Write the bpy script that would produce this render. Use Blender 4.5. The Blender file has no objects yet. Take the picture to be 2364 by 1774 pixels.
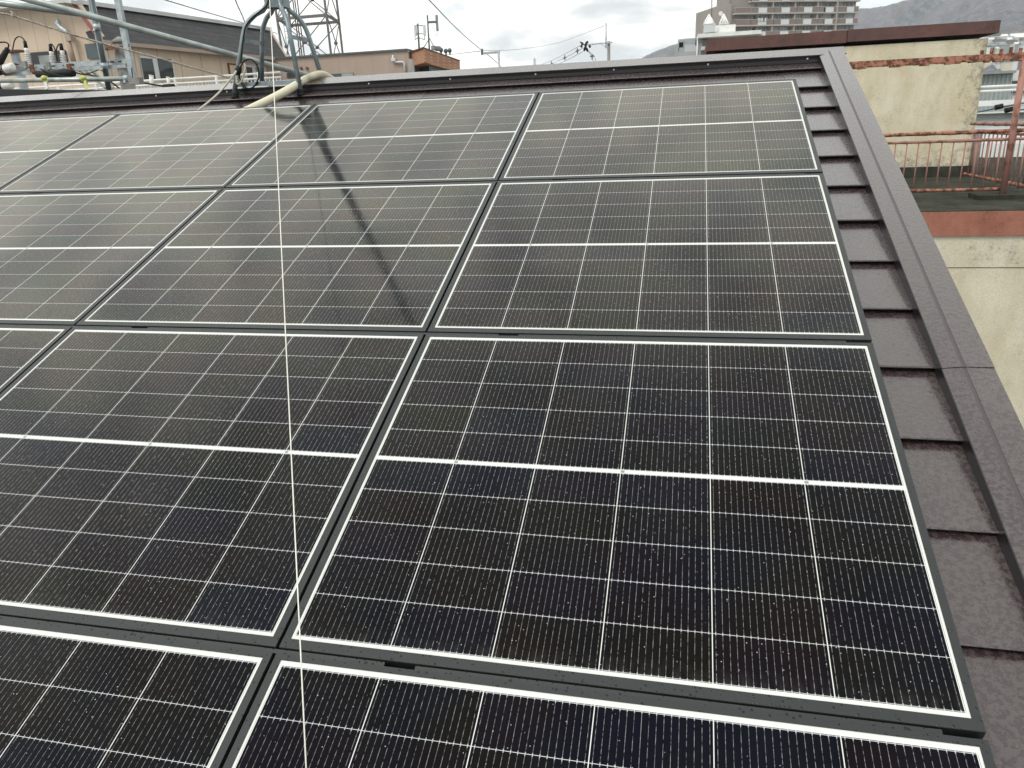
import bpy, math, random
from mathutils import Vector, Matrix
random.seed(7)
R=math.radians
scene=bpy.context.scene
# ---------------------------------------------------------------- camera
F=1732.615; TH=R(20.4813)
RW=Matrix(((0.97566258,0.21576028,-0.03911572),(0.0334225,-0.32262682,-0.94593598),(-0.21671519,0.92160699,-0.32198616)))
CAM=Vector((-0.46106543,-1.91632942,0.52450118))
cd=bpy.data.cameras.new('camera'); cam=bpy.data.objects.new('camera',cd); scene.collection.objects.link(cam)
cd.sensor_width=36; cd.lens=F*36/2364; cd.clip_end=6000; cd.clip_start=.05
r0,r1,r2=RW[0],RW[1],RW[2]
cam.matrix_world=Matrix.Translation(CAM)@Matrix(((r0[0],-r1[0],-r2[0]),(r0[1],-r1[1],-r2[1]),(r0[2],-r1[2],-r2[2]))).to_4x4()
scene.camera=cam
# ---------------------------------------------------------------- world, sun, exposure
SUN_EL,SUN_AZ=R(52),R(207)      # azimuth clockwise from +Y
w=bpy.data.worlds.new('World'); scene.world=w; w.use_nodes=True
nt=w.node_tree; nt.nodes.clear()
def N(nt,t,**k):
    n=nt.nodes.new(t)
    for a,b in k.items(): setattr(n,a,b)
    return n
def world():
    L=nt.links.new
    sky=N(nt,'ShaderNodeTexSky',sky_type='NISHITA',sun_disc=False,sun_elevation=SUN_EL,sun_rotation=SUN_AZ)
    b1=N(nt,'ShaderNodeBackground'); b1.inputs[1].default_value=.13; L(sky.outputs[0],b1.inputs[0])
    tc=N(nt,'ShaderNodeTexCoord')
    mp=N(nt,'ShaderNodeMapping'); mp.inputs['Scale'].default_value=(1,1,2.6); mp.inputs['Location'].default_value=(.37,.2,.1); L(tc.outputs['Generated'],mp.inputs[0])
    n1=N(nt,'ShaderNodeTexNoise'); n1.inputs['Scale'].default_value=8.5; n1.inputs['Detail'].default_value=7; n1.inputs['Roughness'].default_value=.52; n1.inputs['Distortion'].default_value=.25
    L(mp.outputs[0],n1.inputs['Vector'])
    n2=N(nt,'ShaderNodeTexNoise'); n2.inputs['Scale'].default_value=2.6; n2.inputs['Detail'].default_value=5
    mp2=N(nt,'ShaderNodeMapping'); mp2.inputs['Scale'].default_value=(1,1,4.5); mp2.inputs['Location'].default_value=(3.1,1.2,.6); L(tc.outputs['Generated'],mp2.inputs[0]); L(mp2.outputs[0],n2.inputs['Vector'])
    cr=N(nt,'ShaderNodeValToRGB'); L(n1.outputs[0],cr.inputs[0])
    e=cr.color_ramp.elements
    e[0].position=.43; e[0].color=(.98,.97,.90,1); e[1].position=.64; e[1].color=(.56,.58,.59,1)
    a=e.new(.505); a.color=(.87,.87,.82,1); a=e.new(.56); a.color=(.70,.72,.72,1)
    # broad bright patch of thin cloud, ahead and to the left
    dp=N(nt,'ShaderNodeVectorMath',operation='DOT_PRODUCT'); L(tc.outputs['Generated'],dp.inputs[0]); ga,ge=R(-58),R(34)
    dp.inputs[1].default_value=(math.sin(ga)*math.cos(ge),math.cos(ga)*math.cos(ge),math.sin(ge))
    mm=N(nt,'ShaderNodeMapRange',interpolation_type='SMOOTHERSTEP'); mm.inputs['From Min'].default_value=.35; mm.inputs['From Max'].default_value=1.02; mm.inputs['To Min'].default_value=1.08; mm.inputs['To Max'].default_value=1.38; L(dp.outputs['Value'],mm.inputs[0])
    b2=N(nt,'ShaderNodeBackground'); L(mm.outputs[0],b2.inputs[1]); L(cr.outputs[0],b2.inputs[0])
    mr=N(nt,'ShaderNodeMapRange'); mr.inputs['From Min'].default_value=.38; mr.inputs['From Max'].default_value=.52; mr.inputs['To Min'].default_value=.66; mr.inputs['To Max'].default_value=1.; L(n2.outputs[0],mr.inputs[0])
    mx=N(nt,'ShaderNodeMixShader'); L(mr.outputs[0],mx.inputs[0]); L(b1.outputs[0],mx.inputs[1]); L(b2.outputs[0],mx.inputs[2])
    o=N(nt,'ShaderNodeOutputWorld'); L(mx.outputs[0],o.inputs[0])
world()
sd=bpy.data.lights.new('sun','SUN'); sun=bpy.data.objects.new('sun',sd); scene.collection.objects.link(sun)
sd.energy=1.5; sd.angle=R(22); sd.color=(1,.96,.9)
sv=Vector((math.sin(SUN_AZ)*math.cos(SUN_EL),math.cos(SUN_AZ)*math.cos(SUN_EL),math.sin(SUN_EL)))
sun.rotation_euler=sv.to_track_quat('Z','Y').to_euler()
scene.view_settings.view_transform='Standard'; scene.view_settings.look='None'; scene.view_settings.exposure=.52; scene.view_settings.gamma=1
scene.cycles.max_bounces=6; scene.cycles.volume_bounces=0
GZ=-7.0
# ---------------------------------------------------------------- helpers
def ray(x,y):
    v=Vector(((x-1182)/F,(y-887)/F,1)); return RW.transposed()@v
def at(x,y,Y):
    d=ray(x,y); return CAM+d*((Y-CAM.y)/d.y)
def atz(x,y,z):
    d=ray(x,y); return CAM+d*((z-CAM.z)/d.z)
def rp(u,v,o=0):      # roof frame -> world
    return Vector((u,v*math.cos(TH)-o*math.sin(TH),v*math.sin(TH)+o*math.cos(TH)))
def roofpt(x,y,o):
    n=Vector((0,-math.sin(TH),math.cos(TH))); d=ray(x,y); return CAM+d*((o-n.dot(CAM))/n.dot(d))
class MB:
    def __init__(s): s.v=[];s.f=[];s.m=[];s.mi=0;s.sm=[]
    def add(s,vs,fs,smooth=False):
        b=len(s.v); s.v+=[Vector(v) for v in vs]
        for f in fs: s.f.append([i+b for i in f]); s.m.append(s.mi); s.sm.append(smooth)
    def box(s,a,b):
        x0,y0,z0=[min(p,q) for p,q in zip(a,b)]; x1,y1,z1=[max(p,q) for p,q in zip(a,b)]
        s.add([(x0,y0,z0),(x1,y0,z0),(x1,y1,z0),(x0,y1,z0),(x0,y0,z1),(x1,y0,z1),(x1,y1,z1),(x0,y1,z1)],
              [(0,3,2,1),(4,5,6,7),(0,1,5,4),(1,2,6,5),(2,3,7,6),(3,0,4,7)])
    def hexa(s,p):   # 8 pts bottom 4 ccw, top 4
        s.add(p,[(0,3,2,1),(4,5,6,7),(0,1,5,4),(1,2,6,5),(2,3,7,6),(3,0,4,7)])
    def beam(s,p,q,w,h,up=(0,0,1)):
        p=Vector(p);q=Vector(q);d=(q-p).normalized();sx=d.cross(Vector(up))
        if sx.length<1e-4: sx=d.cross(Vector((1,0,0)))
        sx.normalize();uz=sx.cross(d);a=sx*w/2;b=uz*h/2
        s.hexa([p-a-b,p+a-b,q+a-b,q-a-b,p-a+b,p+a+b,q+a+b,q-a+b])
    def tube(s,pts,r,n=8,cap=True):
        pts=[Vector(p) for p in pts]; rr=r if isinstance(r,(list,tuple)) else [r]*len(pts)
        vs=[];up=None
        for i,p in enumerate(pts):
            d=(pts[min(i+1,len(pts)-1)]-pts[max(i-1,0)]).normalized()
            if up is None:
                up=Vector((0,0,1)) if abs(d.z)<.9 else Vector((1,0,0))
            a=d.cross(up).normalized();b=a.cross(d).normalized();up=b
            for k in range(n):
                t=2*math.pi*k/n; vs.append(p+a*math.cos(t)*rr[i]+b*math.sin(t)*rr[i])
        fs=[]
        for i in range(len(pts)-1):
            for k in range(n):
                fs.append((i*n+k,i*n+(k+1)%n,(i+1)*n+(k+1)%n,(i+1)*n+k))
        s.add(vs,fs,True)
        if cap:
            b=len(s.v)-len(vs)
            s.f.append([b+k for k in range(n)][::-1]);s.m.append(s.mi);s.sm.append(False)
            s.f.append([b+(len(pts)-1)*n+k for k in range(n)]);s.m.append(s.mi);s.sm.append(False)
    def prism(s,poly,d):  # polygon extruded by vector d
        n=len(poly);poly=[Vector(p) for p in poly];d=Vector(d)
        s.add(poly+[p+d for p in poly],[list(range(n))[::-1],[n+i for i in range(n)]]+[(i,(i+1)%n,n+(i+1)%n,n+i) for i in range(n)])
    def ball(s,c,r,sz=1,n=8):
        c=Vector(c);vs=[];fs=[]
        for i in range(n+1):
            t=math.pi*i/n
            for k in range(n): a=2*math.pi*k/n; vs.append(c+Vector((math.sin(t)*math.cos(a)*r,math.sin(t)*math.sin(a)*r,math.cos(t)*r*sz)))
        for i in range(n):
            for k in range(n): fs.append((i*n+k,(i+1)*n+k,(i+1)*n+(k+1)%n,i*n+(k+1)%n))
        s.add(vs,fs,True)
    def build(s,name,mat,parent=None,local=False,bevel=0,label=None):
        me=bpy.data.meshes.new(name)
        off=Vector((0,0,0))
        if not local: off=(parent['_w'] if parent else (sum(s.v,Vector())/max(1,len(s.v)) if True else 0))
        off=Vector(off)
        me.from_pydata([v-off for v in s.v],[],s.f); 
        for m in (mat if isinstance(mat,(list,tuple)) else [mat]): me.materials.append(m)
        for p,mi,sm in zip(me.polygons,s.m,s.sm): p.material_index=mi; p.use_smooth=sm
        me.update()
        o=bpy.data.objects.new(name,me); scene.collection.objects.link(o)
        if parent: o.parent=parent['o']
        elif not local: o.location=off
        if bevel:
            b=o.modifiers.new('bevel','BEVEL');b.width=bevel;b.segments=2;b.limit_method='ANGLE'
        if label: o['label']=label
        return o
def as_parent(o): # a mesh used as parent of sub-parts: sub-part offset = same world origin as its own parent chain
    return o
def tag(o,label,cat,group=None):
    o['label']=label;o['category']=cat
    if group:o['group']=group
    return o
def thing(name,loc,label,cat,group=None):
    o=bpy.data.objects.new(name,None);scene.collection.objects.link(o);o.location=loc;o.empty_display_size=.2
    tag(o,label,cat,group)
    return {'o':o,'_w':Vector(loc)}
def sub(o,par): # parent handle for sub-parts of mesh o whose own parent handle is par
    return {'o':o,'_w':par['_w']}
def struct(o): o['kind']='structure'; return o
# ---------------------------------------------------------------- materials
def nodes(name):
    m=bpy.data.materials.new(name);m.use_nodes=True;t=m.node_tree
    b=t.nodes['Principled BSDF'];return m,t,b
def mix(t,fac,a,b):
    n=N(t,'ShaderNodeMix',data_type='RGBA')
    for i,x in ((0,fac),(6,a),(7,b)):
        if isinstance(x,bpy.types.NodeSocket): t.links.new(x,n.inputs[i])
        else: n.inputs[i].default_value=x if i==0 or len(x)==4 else (*x,1)
    return n.outputs[2]
def math_(t,op,a,b=None,c=None):
    n=N(t,'ShaderNodeMath',operation=op)
    for i,x in enumerate((a,b,c)):
        if x is None: continue
        if isinstance(x,bpy.types.NodeSocket): t.links.new(x,n.inputs[i])
        else: n.inputs[i].default_value=x
    return n.outputs[0]
def noise(t,vec,scale,detail=4,rough=.55,sc3=None):
    if sc3:
        mp=N(t,'ShaderNodeMapping');mp.inputs['Scale'].default_value=sc3;t.links.new(vec,mp.inputs[0]);vec=mp.outputs[0]
    n=N(t,'ShaderNodeTexNoise');n.inputs['Scale'].default_value=scale;n.inputs['Detail'].default_value=detail;n.inputs['Roughness'].default_value=rough
    t.links.new(vec,n.inputs['Vector']);return n.outputs[0]
def ramp(t,fac,lo,hi):
    n=N(t,'ShaderNodeMapRange');n.inputs['From Min'].default_value=lo;n.inputs['From Max'].default_value=hi;t.links.new(fac,n.inputs[0]);return n.outputs[0]
def bump(t,b,h,strength,dist):
    n=N(t,'ShaderNodeBump');n.inputs['Strength'].default_value=strength;n.inputs['Distance'].default_value=dist
    t.links.new(h,n.inputs['Height']);t.links.new(n.outputs[0],b.inputs['Normal'])
def mat(name,c,rough=.6,metal=0,c2=None,sc=4,lo=.42,hi=.62,sc3=None,bmp=0,bsc=40,spec=.5):
    m,t,b=nodes(name);b.inputs['Roughness'].default_value=rough;b.inputs['Metallic'].default_value=metal;b.inputs['Specular IOR Level'].default_value=spec
    tc=N(t,'ShaderNodeTexCoord').outputs['Object']
    if c2:
        f=ramp(t,noise(t,tc,sc,5,.6,sc3),lo,hi)
        t.links.new(mix(t,f,c,c2),b.inputs['Base Color'])
    else:
        f=noise(t,tc,sc,4); c_=[x*.88 for x in c]; t.links.new(mix(t,f,c_,[min(1,x*1.1) for x in c]),b.inputs['Base Color'])
    if bmp: bump(t,b,noise(t,tc,bsc,3),bmp,.01)
    return m
M={}
M['galv']=mat('galvanised_steel',(.44,.48,.50),.45,.4,(.29,.33,.35),9,bmp=.05)
M['pipe']=mat('scaffold_pipe_steel',(.40,.45,.43),.38,.4,(.26,.30,.28),7,sc3=(1,1,1),bmp=.05)
M['pipedark']=mat('dark_pipe',(.10,.125,.13),.45,.4)
M['tripod']=mat('tripod_steel',(.24,.29,.31),.4,.45,(.13,.165,.18),12)
M['black']=mat('black_rubber',(.010,.011,.012),.6,spec=.25)
M['conc']=mat('pole_concrete',(.25,.25,.235),.85,0,(.17,.17,.155),8,sc3=(1,1,.2),bmp=.3)
M['white']=mat('white_paint',(.72,.73,.70),.5,0,(.62,.63,.6),2)
M['ceramic']=mat('insulator_ceramic',(.74,.73,.70),.2)
M['rust']=mat('rust_bits',(.20,.09,.045),.85,0,(.08,.035,.02),20,bmp=.3)
M['roofmetal_dark']=mat('dark_metal',(.028,.026,.03),.35)
M['darkband']=mat('dark_parapet_metal',(.045,.046,.048),.5)
M['yellow']=mat('yellow_tape',(.42,.46,.12),.6)
M['red']=mat('red_trim',(.28,.09,.07),.6)
M['frame_white']=mat('window_frame_white',(.6,.62,.62),.4)
def glassdark(name,c,r=.05):
    return mat(name,c,r,0,tuple(x*1.6 for x in c),.7,spec=.6)
M['win']=glassdark('window_glass',(.035,.045,.048))
M['curtain']=mat('curtain',(.42,.45,.45),.8)
# wet coated roof metal
def roofmat():
    m,t,b=nodes('wet_roof_metal')
    tc=N(t,'ShaderNodeTexCoord').outputs['Object']
    n=noise(t,tc,85,5,.70)
    f=ramp(t,n,.475,.525)
    big=noise(t,tc,1.7,3)
    f2=math_(t,'MULTIPLY',f,ramp(t,big,.3,.6))
    t.links.new(mix(t,f2,(.036,.024,.024),(.066,.051,.050)),b.inputs['Base Color'])
    t.links.new(math_(t,'MULTIPLY_ADD',f2,.2,.22),b.inputs['Roughness'])
    b.inputs['Specular IOR Level'].default_value=.42
    vo=N(t,'ShaderNodeTexVoronoi');vo.inputs['Scale'].default_value=38;t.links.new(tc,vo.inputs['Vector'])
    sp=N(t,'ShaderNodeSeparateColor');t.links.new(vo.outputs['Color'],sp.inputs[0])
    rad=math_(t,'MULTIPLY',math_(t,'GREATER_THAN',sp.outputs[0],.72),.22)
    drop=ramp(t,math_(t,'SUBTRACT',rad,vo.outputs['Distance']),0,.1)
    h=math_(t,'ADD',math_(t,'MULTIPLY',n,.9),math_(t,'MULTIPLY',drop,1.6))
    h=math_(t,'ADD',h,math_(t,'MULTIPLY',noise(t,tc,95,2,.5),1.6))
    bump(t,b,h,.42,.003)
    b.inputs['Coat Weight'].default_value=1; b.inputs['Coat Roughness'].default_value=.16; b.inputs['Coat IOR'].default_value=1.5
    return m
M['roof']=roofmat()
M['shaded_edge']=mat('smooth_edge_painted_shade',(.016,.014,.016),.32)  # smooth dark edge metal; shade of the upright faces is darkened into its colour
def framemat():
    m,t,b=nodes('black_anodised_frame')
    tc=N(t,'ShaderNodeTexCoord').outputs['Object']
    vo=N(t,'ShaderNodeTexVoronoi');vo.inputs['Scale'].default_value=150;t.links.new(tc,vo.inputs['Vector'])
    sp=N(t,'ShaderNodeSeparateColor');t.links.new(vo.outputs['Color'],sp.inputs[0])
    rad=math_(t,'MULTIPLY',math_(t,'GREATER_THAN',sp.outputs[0],.3),math_(t,'MULTIPLY',sp.outputs[1],.46))
    drop=ramp(t,math_(t,'SUBTRACT',rad,vo.outputs['Distance']),0,.12)
    t.links.new(mix(t,drop,(.017,.021,.020),(.003,.004,.004)),b.inputs['Base Color'])
    t.links.new(math_(t,'MULTIPLY_ADD',drop,-.3,.42),b.inputs['Roughness'])
    bump(t,b,drop,.5,.002)
    return m
M['pframe']=framemat()
def cellmat():
    m,t,b=nodes('solar_cell_sheet')
    L=t.links.new
    tcn=N(t,'ShaderNodeTexCoord');tc=tcn.outputs['Object']
    sx=N(t,'ShaderNodeSeparateXYZ');L(tc,sx.inputs[0]);x=sx.outputs[0];s=math_(t,'MULTIPLY',sx.outputs[1],-1)
    cx=math_(t,'DIVIDE',math_(t,'SUBTRACT',x,.0235),.183833)
    fx=math_(t,'FRACT',cx)
    ex=math_(t,'MINIMUM',fx,math_(t,'SUBTRACT',1,fx))
    colw=math_(t,'LESS_THAN',ex,.0043)
    lowhalf=math_(t,'GREATER_THAN',s,.4905)
    ya=math_(t,'DIVIDE',math_(t,'SUBTRACT',s,.033),.0903)
    yb=math_(t,'DIVIDE',math_(t,'SUBTRACT',s,.4965),.0903)
    cy=math_(t,'ADD',math_(t,'MULTIPLY',ya,math_(t,'SUBTRACT',1,lowhalf)),math_(t,'MULTIPLY',math_(t,'ADD',yb,7),lowhalf))
    fy=math_(t,'FRACT',cy);ey=math_(t,'MINIMUM',fy,math_(t,'SUBTRACT',1,fy))
    roww=math_(t,'LESS_THAN',ey,.0056)
    mid=math_(t,'LESS_THAN',math_(t,'ABSOLUTE',math_(t,'SUBTRACT',s,.4905)),.0050)
    brd=math_(t,'MAXIMUM',math_(t,'GREATER_THAN',math_(t,'ABSOLUTE',math_(t,'SUBTRACT',x,.575)),.5528),
        math_(t,'GREATER_THAN',math_(t,'ABSOLUTE',math_(t,'SUBTRACT',s,.4905)),.4590))
    white=math_(t,'MAXIMUM',math_(t,'MAXIMUM',colw,brd),mid)
    # busbars
    bx=math_(t,'FRACT',math_(t,'MULTIPLY',fx,16)); eb=math_(t,'ABSOLUTE',math_(t,'SUBTRACT',bx,.5))
    bus=math_(t,'LESS_THAN',eb,.036)
    dash=noise(t,tc,1,2,.6,(90,130,1))
    busi=math_(t,'MULTIPLY',bus,ramp(t,dash,.36,.62))
    # solder pads as brighter widened dots beside the cell edges
    pad=math_(t,'MULTIPLY',math_(t,'LESS_THAN',eb,.060),math_(t,'LESS_THAN',ey,.034))
    vo=N(t,'ShaderNodeTexVoronoi');vo.inputs['Scale'].default_value=90;L(tc,vo.inputs['Vector'])
    sp=N(t,'ShaderNodeSeparateColor');L(vo.outputs['Color'],sp.inputs[0])
    fleck=math_(t,'MULTIPLY',math_(t,'LESS_THAN',vo.outputs['Distance'],.10),math_(t,'GREATER_THAN',sp.outputs[2],.93))
    # cell tint
    cmb=N(t,'ShaderNodeCombineXYZ');L(math_(t,'FLOOR',cx),cmb.inputs[0]);L(math_(t,'FLOOR',cy),cmb.inputs[1])
    oi=N(t,'ShaderNodeObjectInfo');L(math_(t,'MULTIPLY',oi.outputs['Random'],50),cmb.inputs[2])
    wn=N(t,'ShaderNodeTexWhiteNoise');wn.noise_dimensions='3D';L(cmb.outputs[0],wn.inputs['Vector'])
    cl=N(t,'ShaderNodeValToRGB');L(wn.outputs[0],cl.inputs[0])
    e=cl.color_ramp.elements;e[0].color=(.0066,.0049,.0044,1);e[1].color=(.0040,.0050,.0088,1);e[1].position=1
    a=e.new(.45);a.color=(.0062,.0056,.0044,1);a=e.new(.7);a.color=(.0066,.0046,.0060,1)
    g=noise(t,tc,5,2)
    cc=mix(t,math_(t,'MULTIPLY',ramp(t,g,.35,.7),.5),cl.outputs[0],(.0036,.0052,.0125))
    col=mix(t,math_(t,'MULTIPLY',busi,.66),cc,(.34,.35,.35))
    col=mix(t,math_(t,'MULTIPLY',math_(t,'MAXIMUM',pad,fleck),.6),col,(.6,.62,.62))
    col=mix(t,math_(t,'MULTIPLY',roww,.95),col,(.50,.52,.52))
    tick=math_(t,'MULTIPLY',math_(t,'MULTIPLY',math_(t,'LESS_THAN',eb,.12),roww),.0)
    col=mix(t,white,col,(.62,.64,.61))
    # ribbon end marks on the middle strip
    half=math_(t,'FRACT',math_(t,'ADD',math_(t,'DIVIDE',math_(t,'SUBTRACT',x,.0235),.36767),.5))
    mk=math_(t,'MULTIPLY',math_(t,'LESS_THAN',math_(t,'ABSOLUTE',math_(t,'SUBTRACT',half,.0)),.022),math_(t,'LESS_THAN',math_(t,'ABSOLUTE',math_(t,'SUBTRACT',s,.4905)),.0035))
    col=mix(t,math_(t,'MULTIPLY',mk,.7),col,(.1,.1,.1))
    du=math_(t,'MULTIPLY',math_(t,'MULTIPLY',ramp(t,s,.915,.96),ramp(t,noise(t,tc,1,4,.7,(60,14,1)),.42,.7)),.10)
    col=mix(t,du,col,(.30,.29,.26))
    L(col,b.inputs['Base Color'])
    # rain drops
    v2=N(t,'ShaderNodeTexVoronoi');v2.inputs['Scale'].default_value=170;L(tc,v2.inputs['Vector'])
    s2=N(t,'ShaderNodeSeparateColor');L(v2.outputs['Color'],s2.inputs[0])
    rad=math_(t,'MULTIPLY',math_(t,'GREATER_THAN',s2.outputs[0],.62),math_(t,'MULTIPLY_ADD',s2.outputs[1],.3,.06))
    drop=ramp(t,math_(t,'SUBTRACT',rad,v2.outputs['Distance']),0,.2)
    v3=N(t,'ShaderNodeTexVoronoi');v3.inputs['Scale'].default_value=75;L(tc,v3.inputs['Vector'])
    s3=N(t,'ShaderNodeSeparateColor');L(v3.outputs['Color'],s3.inputs[0])
    low=ramp(t,s,.80,.95)
    rad3=math_(t,'MULTIPLY',math_(t,'GREATER_THAN',math_(t,'ADD',s3.outputs[0],math_(t,'MULTIPLY',low,.12)),.86),math_(t,'MULTIPLY_ADD',s3.outputs[1],.26,.05))
    drop3=ramp(t,math_(t,'SUBTRACT',rad3,v3.outputs['Distance']),0,.18)
    h=math_(t,'ADD',math_(t,'ADD',math_(t,'MULTIPLY',drop,1.1),math_(t,'MULTIPLY',drop3,2.6)),math_(t,'MULTIPLY',noise(t,tc,420,2),.10))
    bump(t,b,h,.22,.0012)
    b.inputs['Roughness'].default_value=.6
    b.inputs['Specular IOR Level'].default_value=0
    # wet anti-reflective glass: almost nothing mirrored from above, strong sheen at grazing angles
    gl=N(t,'ShaderNodeBsdfGlossy'); gl.inputs['Roughness'].default_value=.075
    nb_=[n for n in t.nodes if n.bl_idname=='ShaderNodeBump'][-1]; L(nb_.outputs[0],gl.inputs['Normal'])
    gc=N(t,'ShaderNodeValToRGB'); L(wn.outputs[0],gc.inputs[0]); e=gc.color_ramp.elements; e[0].color=(1,.94,.86,1); e[1].color=(.97,.955,.88,1); a=e.new(.4); a.color=(.95,.97,.86,1); a=e.new(.7); a.color=(1,.94,.87,1)
    L(gc.outputs[0],gl.inputs['Color'])
    lw=N(t,'ShaderNodeLayerWeight'); lw.inputs['Blend'].default_value=.5
    fr_=math_(t,'MULTIPLY_ADD',math_(t,'POWER',lw.outputs['Facing'],3.7),.84,.0035)
    ms=N(t,'ShaderNodeMixShader'); L(fr_,ms.inputs[0]); L(b.outputs[0],ms.inputs[1]); L(gl.outputs[0],ms.inputs[2])
    L(ms.outputs[0],t.nodes['Material Output'].inputs['Surface'])
    return m
M['cell']=cellmat()
# ---------------------------------------------------------------- ground
g=MB();g.add([(-1650,-500,GZ),(1900,-500,GZ),(1900,1650,GZ),(-1650,1650,GZ)],[(0,1,2,3)])
M['ground']=mat('town_ground',(.13,.13,.12),.9,0,(.20,.20,.19),.05)
struct(g.build('ground',M['ground'],local=True))
# ---------------------------------------------------------------- our house
UL,UR=-9.0,.272; VR=2.56; VE=-2.35
RY=rp(0,VR,-.055).y; RZ=rp(0,VR,-.055).z
def mir(p): return Vector((p.x,2*RY-p.y,p.z))
house=thing('house',(-4,RY,GZ),'brown metal roofed house carrying the solar panels, nearest to the viewer','house')
def shingles(flip):
    b=MB();PL=1.82
    k=0;v=2.349
    while v>VE-.05:
        vt=min(v+.275,VR-.012)
        us=UL+ (0.0 if k%2 else .9); cuts=[UL]
        joints={0:-.86,1:-.018}
        u=joints.get(k,-.55-.37*(k%4))
        js=[]
        while u>UL+.3: js.append(u);u-=PL
        cuts=[UL]+sorted(js)+[.166]
        for i in range(len(cuts)-1):
            o=.0012*(i%2); x0=cuts[i]+(.0012 if i else 0);x1=cuts[i+1]
            prof=[(v+.014,-.112),(v+.010,-.098),(v+.0005,-.0880+o),(v,-.0855+o),(v+.004,-.0838+o),(vt,-.1015+o),(vt,-.112)]
            P=[rp(x0,a,c) for a,c in prof]
            if flip: P=[mir(p) for p in P]
            b.prism(P if not flip else P[::-1],(x1-x0,0,0))
            n_=len(P)
            for q in ((0,1) if not flip else (n_-2,n_-3)): b.m[-n_+q]=1  # riser faces get the edge metal with shade in its colour
        v-=.2605;k+=1
    b2=MB();return b
shingles(False).build('roof_shingles',[M['roof'],M['shaded_edge']],house)
shingles(True).build('rear_roof_shingles',[M['roof'],M['shaded_edge']],house)
b=MB() # deck
P=[rp(UL,VE,-.114),rp(UL,VR-.02,-.114),rp(UL,VR-.02,-.20),rp(UL,VE,-.20)]
b.prism(P,(UR-.03-UL,0,0));P=[mir(p) for p in P];b.prism(P[::-1],(UR-.03-UL,0,0))
b.build('roof_deck',M['roofmetal_dark'],house)
b=MB()
zt=rp(0,VE,-.2).z
yb=rp(0,VE,-.2).y+.45
b.box((UL+.3,yb,GZ),(UR-.25,2*RY-yb,zt-.02))
for xx in (UL+.3,UR-.37):
    b.prism([(xx,yb,zt-.02),(xx,RY,RZ-.17),(xx,2*RY-yb,zt-.02)],(.12,0,0))
M['hwall']=mat('house_wall',(.42,.40,.36),.8,bmp=.2)
b.build('wall',M['hwall'],house)
# ridge cap: flat plates either side with vertical fascia
def strip(b,prof,u0,u1,flip=False):
    P=[rp(u0,a,c) for a,c in prof]
    if flip:P=[mir(p) for p in P][::-1]
    b.prism(P,(u1-u0,0,0))
b=MB();bf=MB()
edges=[UL,-6.4,-4.62,-2.20,-.24,.283] if False else [UL,-6.1,-4.15,-2.205,.283]
for i in range(len(edges)-1):
    for fl in (False,True):
        o=.001*(i%2)
        strip(b,[(2.456,-.060+o),(2.456,-.056+o),(VR,-.054+o),(VR,-.060+o)],edges[i],edges[i+1],fl)
        ue=edges[i+1]-.124 if i==len(edges)-2 else edges[i+1]-.0015
        strip(bf,[(2.458,-.078),(2.458,-.0602),(2.462,-.0602),(2.462,-.078)],edges[i],ue,fl)
        strip(bf,[(2.4535,-.0925),(2.4530,-.0885),(2.4578,-.0740),(2.4600,-.0925)],edges[i],ue,fl)
rc=b.build('ridge_cap',M['roof'],house);bf.build('ridge_fascia',M['shaded_edge'],house)
rh=sub(rc,house)
for k in range(9):
    s=MB();u=.105-.455*k-(.02*(k%3));c=rp(u,2.4572,-.072);s.ball(c,.0055,1);s.build('screw',M['galv'],rh)
# verge (rake) trim
b=MB()
segs=[(VE-.02,-.028),(-.028,VR-.06)]
for i,(v0,v1) in enumerate(segs):
    o=.0018*i;b.mi=0
    def piece(u0,u1,o0,o1,th=.003):
        p=[rp(u0,v0,o0-th),rp(u1,v0,o1-th),rp(u1,v1,o1-th),rp(u0,v1,o0-th),rp(u0,v0,o0),rp(u1,v0,o1),rp(u1,v1,o1),rp(u0,v1,o0)]
        b.hexa(p)
    piece(.160,.2015,-.0600+o,-.0540+o); b.mi=1; piece(.2015,.2105,-.0548+o,-.0548+o); b.mi=0; piece(.2105,.268,-.0537+o,-.0537+o)
    for (ua,ub,oa,ob) in ((.158,.1605,-.096,-.0605+o),(.268,.272,-.235,-.0537+o)):
        b.mi=2 if ua<.2 else 0  # inner side uses the shade-darkened edge metal
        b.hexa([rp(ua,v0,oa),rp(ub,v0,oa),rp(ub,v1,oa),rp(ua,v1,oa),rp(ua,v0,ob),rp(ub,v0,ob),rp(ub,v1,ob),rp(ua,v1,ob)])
vt=b.build('verge_trim',[M['roof'],mat('groove_metal',(.062,.050,.052),.4),M['shaded_edge']],house)  # groove strip gets one separate flat tone, without the wet coat
b=MB()
for (u0,u1,o0,o1) in ((.160,.268,-.059,-.055),(.268,.272,-.235,-.055),(.158,.1605,-.096,-.056)):
    p=[rp(u0,VE,o0),rp(u1,VE,o0),rp(u1,VR-.06,o0),rp(u0,VR-.06,o0),rp(u0,VE,o1),rp(u1,VE,o1),rp(u1,VR-.06,o1),rp(u0,VR-.06,o1)]
    p=[mir(q) for q in p]; b.hexa([p[1],p[0],p[3],p[2],p[5],p[4],p[7],p[6]])
b.build('rear_verge_trim',M['roof'],house)
b=MB();e=rp(0,VE,-.15)
b.tube([(UL,e.y-.06,e.z-.03),(UR,e.y-.06,e.z-.03)],.055,10);b.build('gutter',M['roofmetal_dark'],house)
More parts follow.
